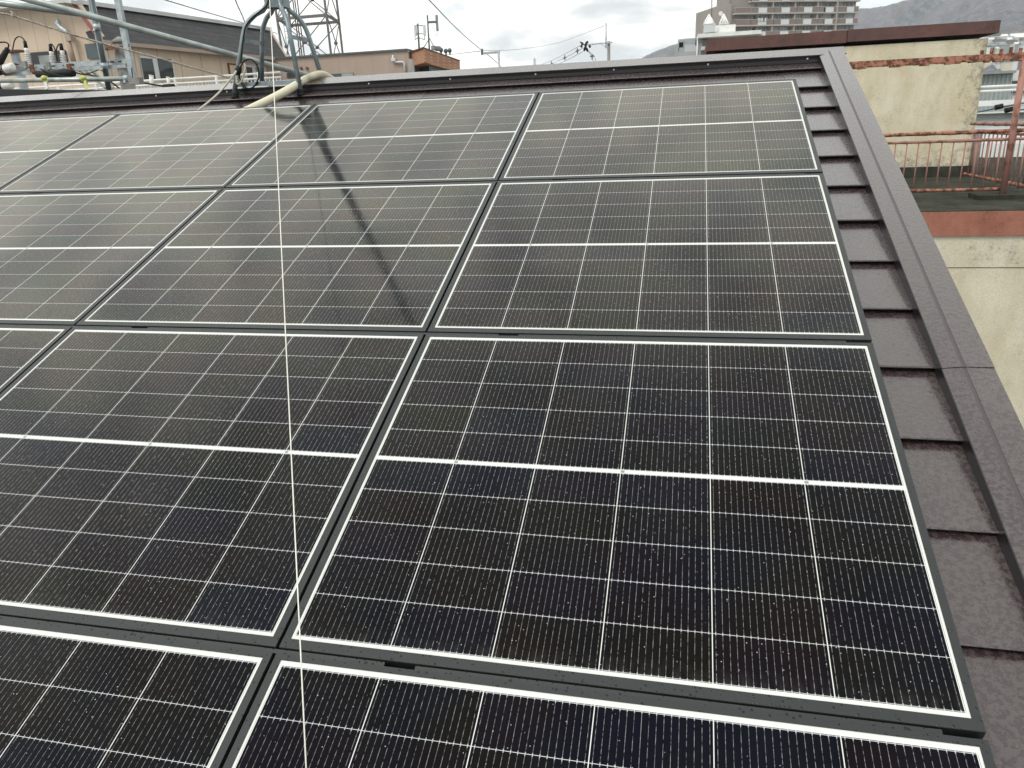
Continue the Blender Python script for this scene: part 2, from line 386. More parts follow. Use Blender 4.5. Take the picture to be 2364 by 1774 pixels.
# ---------------------------------------------------------------- solar panels
def panel_meshes():
    W_,H_=1.15,.978
    x0,x1,t,bm=.0035,1.1465,.0105,.9775
    fr=MB();D=-.032
    fx0,fx1,ft,fb=.0178,1.1322,.022,.9585
    def rail(ax,ay,bx,by): fr.box((ax,-ay,D),(bx,-by,0))
    rail(x0,t,x1,ft);rail(x0,fb,x1,bm);rail(x0,ft,fx0,fb);rail(fx1,ft,x1,fb)
    # small corner key lines: lower rail stands proud a hair
    fr.box((x0,-fb+.0004,-.0005),(x1,-bm+.0004,.0009))
    ce=MB();ce.add([(fx0-.002,-ft+.002,-.0012),(fx1+.002,-ft+.002,-.0012),(fx1+.002,-fb-.002,-.0012),(fx0-.002,-fb-.002,-.0012)],[(0,3,2,1)])
    ba=MB();ba.box((fx0,-ft,-.0075),(fx1,-fb,-.0035))
    return fr,ce,ba
fr,ce,ba=panel_meshes()
proto=None
rown=['top row just below the ridge','second row from the ridge','third row from the ridge','bottom row nearest the viewer']
coln={3:'rightmost column beside the verge trim',2:'second column from the right',1:'third column from the right',0:'leftmost column'}
look={(0,3):'greyish reflective, crossed by no shadow',}
for r in range(4):
    for c in range(4):
        lab='black framed solar panel, %s, %s'%(rown[r],coln[c])
        o=bpy.data.objects.new('solar_panel',None);scene.collection.objects.link(o);o.empty_display_size=.1
        o.location=rp((c-4)*1.15,(2-r)*.978,0);o.rotation_euler=(TH,0,0)
        tag(o,lab,'solar panel','solar panels mounted on the brown roof')
        if proto is None:
            f_=fr.build('frame',M['pframe'],local=True);f_.parent=o
            c_=ce.build('cell_sheet',M['cell'],local=True);c_.parent=o
            a_=ba.build('back_sheet',M['white'],local=True);a_.parent=o
            proto=[f_,c_,a_]
        else:
            for q in proto:
                d=q.copy();scene.collection.objects.link(d);d.parent=o
# cross rails with snap-in covers between the rows
rl=['thin black mounting rail along the top edge of the top panel row','black mounting rail between the top and second panel rows',
    'black mounting rail between the second and third panel rows','black mounting rail between the third and bottom panel rows','black mounting rail under the bottom panel row']
for r in range(5):
    v=(2-r)*.978
    t_=thing('mounting_rail',rp(-2.3,v,-.02),rl[r],'mounting rail','mounting rails under the panels')
    b=MB()
    u0,u1=-4.6,-.004
    if r==0:
        b.hexa([rp(u0,v-.0100,-.03),rp(u1,v-.0100,-.03),rp(u1,v-.001,-.03),rp(u0,v-.001,-.03),rp(u0,v-.0100,.0005),rp(u1,v-.0100,.0005),rp(u1,v-.004,-.002),rp(u0,v-.004,-.002)])
        b.build('top_lip',M['pframe'],t_)
        continue
    b.hexa([rp(u0,v-.016,-.085),rp(u1,v-.016,-.085),rp(u1,v+.010,-.085),rp(u0,v+.010,-.085),rp(u0,v-.016,-.034),rp(u1,v-.016,-.034),rp(u1,v+.010,-.034),rp(u0,v+.010,-.034)])
    for oo in (-.020,-.012): b.hexa([rp(u0,v-.0075,-.034),rp(u1,v-.0075,-.034),rp(u1,v-.005,-.034),rp(u0,v-.005,-.034),rp(u0,v-.0075,-.012),rp(u1,v-.0075,-.012),rp(u1,v-.005,-.012),rp(u0,v-.005,-.012)]) if oo<-.015 else None
    b.build('channel',M['roofmetal_dark'],t_)
    cuts=[]
    for c in range(4): cuts.append((c-4)*1.15+.235)
    a=u0
    ends=cuts+[-.035]
    for ce_ in ends:
        b=MB();e=ce_-.028
        b.hexa([rp(a,v-.0098,-.02),rp(e,v-.0098,-.02),rp(e,v-.0018,-.02),rp(a,v-.0018,-.02),rp(a,v-.0098,-.0020),rp(e,v-.0098,-.0020),rp(e,v-.0022,-.0012),rp(a,v-.0022,-.0012)])
        b.build('cover_strip',M['pframe'],t_);a=ce_+.028
# ---------------------------------------------------------------- antenna tripod on the ridge
ysr=RY
hub=at(640,8,RY)
tp=thing('antenna_tripod',(hub.x,RY,RZ),'grey steel four legged antenna mount straddling the ridge with a mast','antenna mount')
FL=roofpt(543,227,-.088);FR_=roofpt(695,221,-.088)
BL,BR=mir(FL),mir(FR_)
hz=hub.z
legs=[]
def bez(a,b_,c,d,n=14):
    out=[]
    for i in range(n+1):
        s=i/n;out.append(a*(1-s)**3+b_*3*s*(1-s)**2+c*3*s*s*(1-s)+d*s**3)
    return out
Jn={}
for nm,ft,sx,sy in (('fl',FL,-1,-1),('fr',FR_,1,-1),('bl',BL,-1,1),('br',BR,1,1)):
    top=Vector((hub.x+sx*.028,RY+sy*.028,hz+.02))
    knee=Vector((hub.x+(ft.x-hub.x)*.67,RY+(ft.y-RY)*.67,hz-.140))
    mid=Vector((hub.x+(ft.x-hub.x)*.42,RY+(ft.y-RY)*.42,hz-.058))
    pts=bez(top+Vector((0,0,.12)),top,top+Vector((0,0,-.05)),mid,5)[:-1]+bez(mid,mid+(knee-mid)*.55+Vector((0,0,.012)),knee+(knee-ft)*.10,knee+(ft-knee)*.12,8)+[ft+Vector((0,0,.03))]
    Jn[nm]=(knee+(ft-knee)*.14,knee+(ft-knee)*.80,ft)
    b=MB();b.tube(pts,.0135,12);lg=b.build('leg',M['tripod'],tp)
    b=MB();d=(ft-knee).normalized();b.tube([ft-d*.045,ft+d*.004],.0165,12);b.tube([ft-Vector((0,0,.004)),ft+Vector((0,0,.014))],.022,12);b.build('rubber_foot',M['black'],sub(lg,tp))
for q,prs in ((0,(('fl','bl'),('fr','br'))),(1,(('fl','fr'),('bl','br'),('fl','bl'),('fr','br')))):
    for a,c in prs: b=MB();b.beam(Jn[a][q],Jn[c][q],.003,.022);b.build('brace',M['tripod'],tp)
b=MB()
for s in (-1,1):
    b.box((hub.x-.055,RY+s*.044,hz-.025),(hub.x+.055,RY+s*.041,hz+.16))
    b.box((hub.x+s*.057,RY-.04,hz-.025),(hub.x+s*.054,RY+.04,hz+.16))
hp=b.build('clamp_plate',M['tripod'],tp)
b=MB();b.tube([(hub.x,RY,hz-.02),(hub.x,RY,hz+2.45)],[.026,.030],12)
b.build('mast',M['tripod'],tp)
for sx,zz in ((-.03,.03),(.03,.03),(-.03,.1),(.03,.1)):
    b=MB();b.tube([(hub.x+sx,RY-.052,hz+zz),(hub.x+sx,RY-.044,hz+zz)],.007,6);b.build('bolt',M['galv'],sub(hp,tp))
# coax cable down the leg and its loops
def px(pts,Y=None): 
    return [at(p[0],p[1],p[2] if len(p)>2 else Y) for p in pts]
def smooth(P,n=6):
    out=[]
    for i in range(len(P)-1):
        p0=P[max(i-1,0)];p1=P[i];p2=P[i+1];p3=P[min(i+2,len(P)-1)]
        for k in range(n):
            s=k/n
            out.append(.5*((2*p1)+(p2-p0)*s+(2*p0-5*p1+4*p2-p3)*s*s+(3*p1-p0-3*p2+p3)*s**3))
    out.append(P[-1]);return out
yl=FL.y
b=MB()
b.tube(smooth(px([(621,-8,2.37),(616,12,2.36),(600,27,2.33),(580,44,2.30),(567,62,2.29),(563,80,2.285),(559,110,2.28),(556,140,2.275),(556,152,2.27)])),.0045,6)
lp=[]
for k in range(25):
    a=2*math.pi*k/24;lp.append(at(575+22.5*math.sin(a+.6)*1.0,171-34*math.cos(a+.6),2.255+.01*math.sin(a)))
b.tube(lp,.0045,8)
tag(b.build('coaxial_cable',M['black']),'black coaxial cable clipped down the antenna leg and hanging in a loop','cable')
b=MB()
b.tube(smooth(px([(549,190,2.25),(546,178,2.25),(553,158,2.25),(560,147,2.25),(566,152,2.25),(563,172,2.25),(556,190,2.25),(549,195,2.25),(546,188,2.25),(551,170,2.25),(547,161,2.24),(541,172,2.22)])+[roofpt(505,215,-.03),roofpt(463,251,-.03),roofpt(452,259,-.035)]),.0055,8)
M['cream']=mat('cream_cable',(.50,.48,.40),.5)
tag(b.build('cream_cable',M['cream']),'cream cable looped at the antenna leg and running down to the panels','cable')
b=MB();
b.tube(px([(553,154),(550,163),(549,174)],2.245),[.014,.02,.012],8)
tag(b.build('cable_tie',M['black']),'bundle of black tape tying the cables to the antenna leg','tape')
# conduit
def conduitmat():
    m,t,b=nodes('corrugated_conduit');b.inputs['Roughness'].default_value=.55;b.inputs['Base Color'].default_value=(.66,.62,.47,1)
    tc=N(t,'ShaderNodeTexCoord').outputs['Object']
    return m
M['cond']=conduitmat()
cp=[roofpt(560,262,-.02),roofpt(592,246,-.045),roofpt(655,214,-.03),at(700,187,RY-.07),at(725,176,RY-.02),at(742,173,RY+.03),at(757,179,RY+.1),at(772,190,RY+.2),at(784,206,RY+.35)]
cs=smooth(cp,40);b=MB()
b.tube(cs,[.0215+(.0012 if i%2 else -.0012) for i in range(len(cs))],14)
tag(b.build('corrugated_conduit',M['cond']),'thick cream corrugated conduit bending over the ridge beside the antenna mount','conduit')
# string
A=at(622,-12,RY-.1);B_=at(708,1800,-1.40)
P=[];
for i in range(25):
    s=i/24;p=A.lerp(B_,s);P.append(p)
M['string']=mat('white_string',(.70,.69,.62),.8)
b=MB();b.tube(P,[.0022-.0014*i/24 for i in range(25)],6)
tag(b.build('string',M['string']),'thin white string stretched from the antenna mount down towards the viewer','string')
# dark parapet beyond the ridge
b=MB();p=at(-60,205.5,4.1);q=atz(345,209,p.z);p=p+(p-q)*.5;p.z=q.z;w_=Vector((0,.3,0));dn=Vector((0,0,-2))
b.hexa([p+dn,q+dn,q+w_+dn,p+w_+dn,p,q,q+w_,p+w_])
M_=tag(b.build('dark_parapet',M['darkband'],bevel=.005),'flat dark grey metal parapet behind the left end of the ridge','parapet')
# ---------------------------------------------------------------- neighbour roof building on the right
def stucco(name,c,c2,dk,amt=.5,edge=None):
    m,t,b=nodes(name);tc=N(t,'ShaderNodeTexCoord').outputs['Object']
    f1=ramp(t,noise(t,tc,2.2,6,.7,(1,1,.5)),.4,.62)
    f2=ramp(t,noise(t,tc,2.6,7,.75),.50,.64)
    f3=ramp(t,noise(t,tc,60,3,.7),.45,.72)
    col=mix(t,f1,c,c2)
    col=mix(t,math_(t,'MULTIPLY',f3,.4),col,[x*.45 for x in c])
    col=mix(t,math_(t,'MULTIPLY',math_(t,'MULTIPLY',f2,ramp(t,noise(t,tc,28,4,.7),.4,.6)),amt),col,dk)
    if edge:
        z0,xr_=edge;sx=N(t,'ShaderNodeSeparateXYZ');t.links.new(tc,sx.inputs[0])
        nz=noise(t,tc,7,7,.8)
        a=math_(t,'SUBTRACT',1,ramp(t,math_(t,'SUBTRACT',sx.outputs[2],z0),0,.75))
        a2=ramp(t,math_(t,'SUBTRACT',sx.outputs[0],xr_),-.55,.05)
        a3=math_(t,'MAXIMUM',a,math_(t,'MULTIPLY',a2,.8))
        q=ramp(t,math_(t,'ADD',nz,math_(t,'MULTIPLY',a3,.30)),.62,.86)
        col=mix(t,math_(t,'MULTIPLY',q,.9),col,dk)
    t.links.new(col,b.inputs['Base Color']);b.inputs['Roughness'].default_value=.9;b.inputs['Specular IOR Level'].default_value=.12
    bump(t,b,noise(t,tc,70,4,.7),.5,.012);return m
M['stucco']=stucco('cream_stucco',(.58,.53,.39),(.68,.64,.51),(.16,.15,.12),.2)
M['stucco2']=stucco('stained_cream_stucco',(.58,.53,.40),(.67,.63,.51),(.12,.12,.10),.7)
M['coping']=stucco('red_brown_coping',(.115,.072,.066),(.165,.085,.074),(.05,.046,.045),.85)
M['redband']=stucco('red_painted_band',(.29,.115,.078),(.38,.175,.125),(.15,.08,.06),.8)
M['moss']=stucco('mossy_concrete',(.026,.029,.022),(.060,.062,.048),(.010,.013,.008),.9)
M['rustpaint']=mat('rusty_pink_paint',(.34,.175,.14),.7,0,(.15,.06,.03),5,.50,.64,bmp=.3)
M['rustrail']=mat('heavily_rusted_paint',(.37,.165,.105),.8,0,(.10,.04,.022),14,.44,.56,bmp=.5)
YT=14.2
zs=at(2200,408,YT).z
nb=thing('neighbour_building',(at(2250,485,YT).x,YT,GZ),'cream stucco building with a rooftop stair tower and red brown coping, right of the roof','building')
xl,xr=at(1640,95,YT).x,at(2259,240,YT).x
zc0=at(2000,105,YT).z; 
b=MB();b.box((xl,YT,zs),(xr,YT+3.2,zc0));tw=b.build('stair_tower_wall',stucco('weathered_tower_stucco',(.61,.545,.385),(.71,.665,.52),(.15,.135,.105),.32,(zs-GZ,xr-nb['_w'].x)),nb)
b=MB();b.box((xl+.01,YT-.05,zs),(xr-.0,YT-.002,zs+.16*1.2));b.box((xr+.002,YT-.05,zs),(xr+.05,YT+3.2,zs+.19));b.build('plinth',M['moss'],nb)
yc=YT-.07
ct=(at(1632,90,yc).z+at(2310,48,yc).z)/2;cb=(at(1632,119,yc).z+at(2306,77,yc).z)/2
xa,xm,xb=at(1632,105,yc).x,at(1955,84,yc).x,at(2309,62,yc).x
b=MB();b.box((xa,yc,cb),(xm,YT+3.4,ct));b.box((xm+.012,yc+.004,cb+.012),(xb,YT+3.4,ct+.006))
b.build('coping',M['coping'],nb)
Yf=atz(2250,487,zs).y
zr0=at(2250,545,Yf).z
xR=9.5
xLw=-3
b=MB();b.box((xLw,Yf+.03,zs-.05),(xR,YT+6,zs));b.build('roof_slab',M['moss'],nb)
b=MB();b.box((xLw,Yf,zr0),(xR,Yf+.3,zs-.012));
b.build('red_band',M['redband'],nb)
zj=at(2250,621,Yf).z
b=MB();b.box((xLw,Yf+.035,zj+.012),(xR,YT+6,zr0-.002));b.build('parapet_wall',M['stucco2'],nb)
b=MB();b.box((xLw,Yf+.045,GZ),(xR,YT+6,zj));b.build('wall',M['stucco'],nb)
# kerb under the post and dark plinth
pb=atz(2310,458,zs);Yr=pb.y
b=MB();b.box((pb.x-.35,Yr-.22,zs),(pb.x+.35,Yr+.2,zs+.06));b.build('post_footing',M['moss'],nb)
c_=atz(2238,446,zs)
# railing
ra=thing('rusty_railing',(pb.x,Yr,zs),'rusted pinkish red steel railing and overhead frame on the flat roof of the cream building','railing')
zt1=at(2329,303,Yr).z;zt2=at(2324,322,Yr).z;zb=at(2308,437,Yr).z
xl_=at(1950,320,Yr).x
def rail(nm,p,q,r,m='rustrail'):
    b=MB();p=Vector(p);q=Vector(q);n=max(2,int((q-p).length/.08));P=[p.lerp(q,i/n) for i in range(n+1)]
    b.tube(P,[r*(1+random.uniform(-.13,.16)) for _ in P],8);return b.build(nm,M[m],ra)
rail('top_rail',(xl_,Yr,zt1),(xR-2,Yr,zt1+.01),.026);rail('top_rail',(xl_,Yr,zt2),(xR-2,Yr,zt2),.02,'rustpaint');rail('bottom_rail',(xl_,Yr,zb),(pb.x-.02,Yr,zb),.022)
dx=at(2185,445,Yr).x-at(2158.5,445,Yr).x
b0=MB();b0.tube([(0,0,zb),(0,0,zt2)],.010,6)
bp=None
for i in range(-3,40):
    x=at(2213,440,Yr).x-dx*6+i*dx*1.0
    if abs(x-pb.x)<.07 or x>xR-2: continue
    if bp is None:
        bb=MB();bb.tube([(x,Yr,zb),(x,Yr,zt2)],.0095,6);bp=bb.build('baluster',M['rustpaint'],ra);bx0=x
    else:
        d=bp.copy();scene.collection.objects.link(d);d.parent=ra['o'];d.location.x=x-bx0
b=MB();zpt=at(2349,140,Yr).z
b.tube([(pb.x,Yr-.04,zs+.05),(pb.x,Yr-.04,zpt)],.042,12);b.build('post',M['rustpaint'],ra)
zb1=(at(1955,143,Yr).z+at(2360,123,Yr).z)/2;zb0=(at(1961,158,Yr).z+at(2360,141,Yr).z)/2
b=MB();xbl=at(1930,150,Yr).x
# ragged underside by short boxes
x=xbl
b.box((xbl,Yr-.06,zb0+.02),(xR-2,Yr+.05,zb1))
while x<xR-2:
    wd=random.uniform(.04,.12);b.box((x,Yr-.058,zb0+random.uniform(-.012,.01)),(x+wd,Yr+.04,zb0+.021));x+=wd+.001
b.build('beam',M['rustrail'],ra)
for i in range(7):
    X=at(2268+i*22,120,Yr).x
    b=MB();b.box((X-.016,Yr-.01,zb1),(X+.018,Yr+.03,zb1+.055+.02*(i%2)));b.build('bracket',M['rustrail'],ra)
# far side railing
p0=Vector((xr+.02,YT-.03,0));p1=Vector((at(2364,432,Yr+1.3).x+1.3,Yr-.9+1.3,0))
q0=atz(2226,402,zs+.1);q1=atz(2364,430,zs+.1);dr=(q1-q0).normalized();L_=4.2
t0=at(2238,286,q0.y).z
def fr_(nm,z,r,m): rail(nm,(q0.x,q0.y,z),(q0.x+dr.x*L_,q0.y+dr.y*L_,z),r,m)
fr_('top_rail',t0,.03,'rustpaint');fr_('top_rail',t0-.14,.02,'rustrail');fr_('bottom_rail',q0.z,.028,'rustrail')
for i in range(1,22):
    P=q0+dr*(.19*i);bb=MB();bb.tube([(P.x,P.y,q0.z),(P.x,P.y,t0-.14)],.011,6);bb.build('baluster',M['rustpaint'],ra)
# grey downpipe at the tower corner
b=MB();x=xr+.14;b.tube([(x,YT+.25,at(2250,405,YT).z-.3),(x,YT+.25,at(2255,300,YT).z)],.09,10)
tag(b.build('downpipe',M['conc']),'thick grey pipe standing at the corner of the cream stair tower','pipe')
# ---------------------------------------------------------------- far right buildings
def pbox(b,x0,y0,x1,y1,Y,D):
    xm=(x0+x1)/2;ym=(y0+y1)/2
    b.box((at(x0,ym,Y).x,Y,at(xm,y0,Y).z),(at(x1,ym,Y).x,Y+D,at(xm,y1,Y).z))
def pb1(name,m,par,x0,y0,x1,y1,Y,D,**k):
    b=MB();pbox(b,x0,y0,x1,y1,Y,D);return b.build(name,m,par,**k)
def pbg(name,m,par,x0,y0,x1,Y,D,zb=GZ):
    b=MB();xm=(x0+x1)/2;b.box((at(x0,y0,Y).x,Y,zb),(at(x1,y0,Y).x,Y+D,at(xm,y0,Y).z));return b.build(name,m,par)
M['greygreen']=mat('grey_green_cladding',(.30,.34,.33),.7,0,(.36,.40,.39),.5)
M['offwhite']=mat('offwhite_wall',(.62,.63,.61),.8,0,(.50,.51,.49),.6)
M['greyroof']=mat('grey_roof_edge',(.26,.29,.28),.7,0,(.18,.2,.2),1.2)
gb=thing('grey_clad_building',(at(2300,240,34).x,34,GZ),'pale grey green metal clad building behind the rusty railing','building')
pbg('wall',M['greygreen'],gb,2215,172,2338,34,8)
pbg('side_wing',M['offwhite'],gb,2338.5,160,2460,34.3,8)
pb1('roof_edge',M['greyroof'],gb,2210,166,2346,172,33.7,9)
for i in range(7): pb1('window',M['win'],gb,2336,186+i*22,2392,192+i*22,34.2,.06)
b=MB()
for i in range(12):
    X=at(2222+i*10,200,34).x;b.box((X-.03,33.96,at(2290,300,34).z),(X+.03,33.995,at(2290,173,34).z))
b.build('cladding_ribs',M['greygreen'],gb)
wr=thing('white_railing',(at(2300,230,27).x,27,at(2300,245,27).z),'white painted balcony railing in front of the grey clad building','railing')
for y in (202,212): 
    b=MB();b.tube([at(2215,y+2,27),Vector((at(2470,y,27).x,27,at(2215,y+2,27).z))],.045,6);b.build('rail',M['white'],wr)
b=MB();z0=at(2290,236,27).z;b.box((at(2215,236,27).x,26.9,z0-.12),(at(2470,236,27).x,27.2,z0+.05));b.build('kerb',M['white'],wr)
for i in range(24):
    X=at(2218+i*10.5,236,27).x;b=MB();b.tube([(X,27,z0),(X,27,at(2215,214,27).z)],.014,5);b.build('baluster',M['greyroof'],wr)
wb=thing('flat_white_building',(at(2300,300,24).x,24,GZ),'low white walled building with a grey roof edge behind the railing','building')
pbg('wall',mat('bright_white_wall',(.85,.87,.88),.7),wb,2236,270,2520,24,6,zb=at(2300,345,24).z)
pb1('roof_edge',M['greyroof'],wb,2232,259,2525,270,23.8,6.5)
pb1('gutter',M['white'],wb,2232,255,2525,258.5,23.7,.2)
cn=thing('canopy',(at(2320,350,20).x,20,GZ),'pale curved canopy roof seen low through the rusty railing','canopy')
b=MB();X0,X1=at(2252,345,20).x,at(2520,345,20).x;zt=at(2320,338,20).z;zb_=at(2320,362,20).z
n=8;prof=[(20+1.6*math.sin(i/n*1.4),zb_+(zt-zb_)*math.sin(i/n*math.pi/2)) for i in range(n+1)]
b.prism([(X0,y,z) for y,z in prof]+[(X0,22,zb_)],(X1-X0,0,0));b.build('canopy_roof',M['greygreen'],cn)
b=MB();b.box((X0+.1,20.3,GZ),(X0+.3,20.5,zb_));b.box((X1-.3,20.3,GZ),(X1-.1,20.5,zb_));b.build('canopy_leg',M['greyroof'],cn)
pbg('rear_wall',M['roofmetal_dark'],cn,2245,366,2520,22.1,.3)
for i,(x0,y0,x1,y1,c) in enumerate([(2290,388,2364,404,'moss'),(2250,402,2420,440,'moss')]):
    b=MB();pbox(b,x0,y0,x1,y1,19-i,1.2);b.build('stored_crate' if i==0 else 'lower_roof',M[c],cn)
ul=thing('service_line',(at(2300,250,18).x,18,at(2300,250,18).z),'sagging power line with two black sleeves in front of the white railing','power line')
b=MB();b.tube(px([(2236,262,18),(2270,257,18),(2300,250,18),(2364,238,18),(2450,215,18)]),.02,6);b.build('wire',M['pipedark'],ul)
for x,y in ((2306,247),(2329,254)):
    b=MB();b.tube([at(x-9,y+2,18),at(x+9,y-2,18)],.055,8);b.build('sleeve',M['black'],ul)
# ---------------------------------------------------------------- hills
prof=[(1300,190),(1400,160),(1470,152),(1490,141),(1516,130),(1543,122),(1563,115),(1620,98),(1700,82),(1800,66),(1860,55),(1905,47),(1950,40),(1982,33),(2010,33),(2025,33),(2060,25),(2081,18),(2118,9),(2156,4),(2193,3),(2231,2),(2280,-14),(2364,-32),(2500,-70),(2700,-90),(3000,-60),(3400,20)]
pa=[]
for x,y in prof:
    d=ray(x,y);pa.append((math.atan2(d.x,d.y),d.z/math.hypot(d.x,d.y)))
def hprof(a):
    if a<=pa[0][0]: return pa[0][1]-.3*(pa[0][0]-a)
    for (a0,s0),(a1,s1) in zip(pa,pa[1:]):
        if a<=a1: return s0+(s1-s0)*(a-a0)/(a1-a0)
    return pa[-1][1]
from mathutils import noise as mn
NR,NA=50,330;hv=[];hf=[]
def terr(r,a):
    top=hprof(a)*1320
    s=min(1,max(0,(r-400)/900));s=s*s*(3-2*s)
    X,Y=CAM.x+r*math.sin(a),CAM.y+r*math.cos(a)
    rid=1-abs(mn.fractal(Vector((X/170,Y/170,3.3)),1,2,4))*1.6
    h=top*s*(r/1320 if s>=1 else 1)
    h+=(rid-.6)*58*s*(1-s)*3.2*min(1,max(.1,hprof(a)/.17))
    if r>640: h+=mn.noise(Vector((X/14,Y/14,0)))*2.2+mn.noise(Vector((X/5,Y/5,7)))*1.3
    if r>1340: h-=(r-1340)*.25
    return (X,Y,max(h+CAM.z-7.5*(1-s) if s>0 else GZ,GZ-.2))
a0,a1=pa[0][0]-.03,pa[-1][0]
for i in range(NR):
    r=400+(1500-400)*(i/(NR-1))**1.1
    for j in range(NA):
        a=a0+(a1-a0)*j/(NA-1);hv.append(terr(r,a))
for i in range(NR-1):
    for j in range(NA-1):
        k=i*NA+j;hf.append((k,k+1,k+NA+1,k+NA))
def hillmat():
    m,t,b=nodes('bare_wooded_hill');tc=N(t,'ShaderNodeTexCoord').outputs['Object']
    f=ramp(t,noise(t,tc,.016,6,.6),.42,.6);f2=ramp(t,noise(t,tc,.16,6,.8),.46,.60)
    c=mix(t,f,(.20,.195,.225),(.085,.12,.14));c=mix(t,math_(t,'MULTIPLY',f2,.8),c,(.31,.29,.31));c=mix(t,ramp(t,noise(t,tc,.03,3),.6,.7),c,(.19,.145,.11))
    t.links.new(c,b.inputs['Base Color']);b.inputs['Roughness'].default_value=1;b.inputs['Specular IOR Level'].default_value=.1
    bump(t,b,noise(t,tc,.12,6,.8),1,6);return m
b=MB();b.add(hv,hf,False);hm=b.build('hills',hillmat(),local=True);struct(hm)
# houses at the hill foot
random.seed(11)
for i in range(60):
    for _ in range(200):
        x=random.uniform(2262,2364);rr_=random.uniform(430,1000);d=ray(x,200)
        p=Vector(terr(rr_,math.atan2(d.x,d.y)));q_=RW@(p-CAM);py=887+F*q_.y/q_.z
        if (100<py<126 and i<42) or (144<py<168 and i>=42): break
    hh=random.uniform(3.5,6);p.z+=hh;wd=random.uniform(4.5,9)*rr_/650;D=6
    t_=thing('hillside_house',(p.x,p.y,p.z-hh),'tiny pale house among many at the foot of the wooded hill','house','houses at the foot of the hill')
    b=MB();b.box((p.x-wd/2,p.y,p.z-hh-4),(p.x+wd/2,p.y+D,p.z));b.build('wall',M[['offwhite','white','greyroof','stucco'][i%4]],t_)
    b=MB();b.prism([(p.x-wd/2-.4,p.y-.4,p.z),(p.x-wd/2-.4,p.y+D/2,p.z+hh*.4),(p.x-wd/2-.4,p.y+D+.4,p.z)],(wd+.8,0,0));b.build('roof',M[['greyroof','white','roofmetal_dark'][i%3]],t_)
# ---------------------------------------------------------------- haze
hz_=MB();hz_.box((-1700,-550,GZ-1),(1950,1700,400));hm_=bpy.data.materials.new('haze_air');hm_.use_nodes=True;ht=hm_.node_tree;ht.nodes.clear()
pv=N(ht,'ShaderNodeVolumePrincipled');pv.inputs['Density'].default_value=.00036;pv.inputs['Color'].default_value=(.88,.94,1,1);pv.inputs['Anisotropy'].default_value=0
ho=N(ht,'ShaderNodeOutputMaterial');ht.links.new(pv.outputs[0],ho.inputs['Volume'])
HZ=hz_.build('haze',hm_,local=True);HZ['kind']='stuff'
# ---------------------------------------------------------------- apartment tower
M['apt']=mat('taupe_wall',(.29,.262,.235),.8,0,(.265,.24,.215),.2)
M['aptb']=mat('brown_balcony_panel',(.20,.155,.13),.7)
M['aptl']=mat('balcony_edge',(.40,.375,.345),.8)
M['aptw']=mat('white_glass_panel',(.60,.62,.62),.3)
Lp=at(1697,60,178);Rp=at(1982,50,190)
fd=Vector((Rp.x-Lp.x,Rp.y-Lp.y,0));FWd=fd.length;fd.normalize();nd=Vector((-fd.y,fd.x,0))
zL=at(1697,60,178).z;st=zL-at(1697,87.5,178).z
ap=bpy.data.objects.new('apartment_block',None);scene.collection.objects.link(ap)
ap.location=(Lp.x,Lp.y,GZ);ap.rotation_euler=(0,0,math.atan2(fd.y,fd.x))
tag(ap,'tall taupe apartment block with stacked brown and white balconies, far behind the roof','apartment building')
AP={'o':ap,'_w':Vector((0,0,0))}
def loc(b,name,m,par=None):
    o=b.build(name,m,local=True);o.parent=par or ap;return o
zb0_=zL-GZ  # height of a slab edge in local z
top=zb0_+4*st+1
b=MB();b.box((0,1.5,0),(FWd,9,top));loc(b,'wall',M['apt'])
b=MB();b.box((-.6,7,0),(8,18,zb0_+2.1*st));b.box((-.6,2.2,0),(5.2,7,zb0_+2.9*st));b.box((-.6,1.2,0),(-.2,2.2,zb0_+1.9*st));b.box((5.2,.6,0),(5.6,1.5,top))  # wing
loc(b,'side_wing',M['apt'])
b=MB();b.box((-.8,-.8,top),(FWd+.8,9.6,top+.5));loc(b,'roof',M['aptl'])
def fx(c): return (c-650)/1265*FWd
segs_=[(655,802,'b'),(808,872,'b'),(876,962,'w'),(966,1032,'b'),(1037,1102,'b'),(1107,1193,'w'),(1197,1262,'b'),(1267,1332,'b'),(1336,1421,'w'),(1425,1490,'b'),(1494,1540,'b'),(1568,1650,'w'),(1655,1714,'b'),(1718,1784,'b'),(1789,1864,'w'),(1870,1912,'b')]
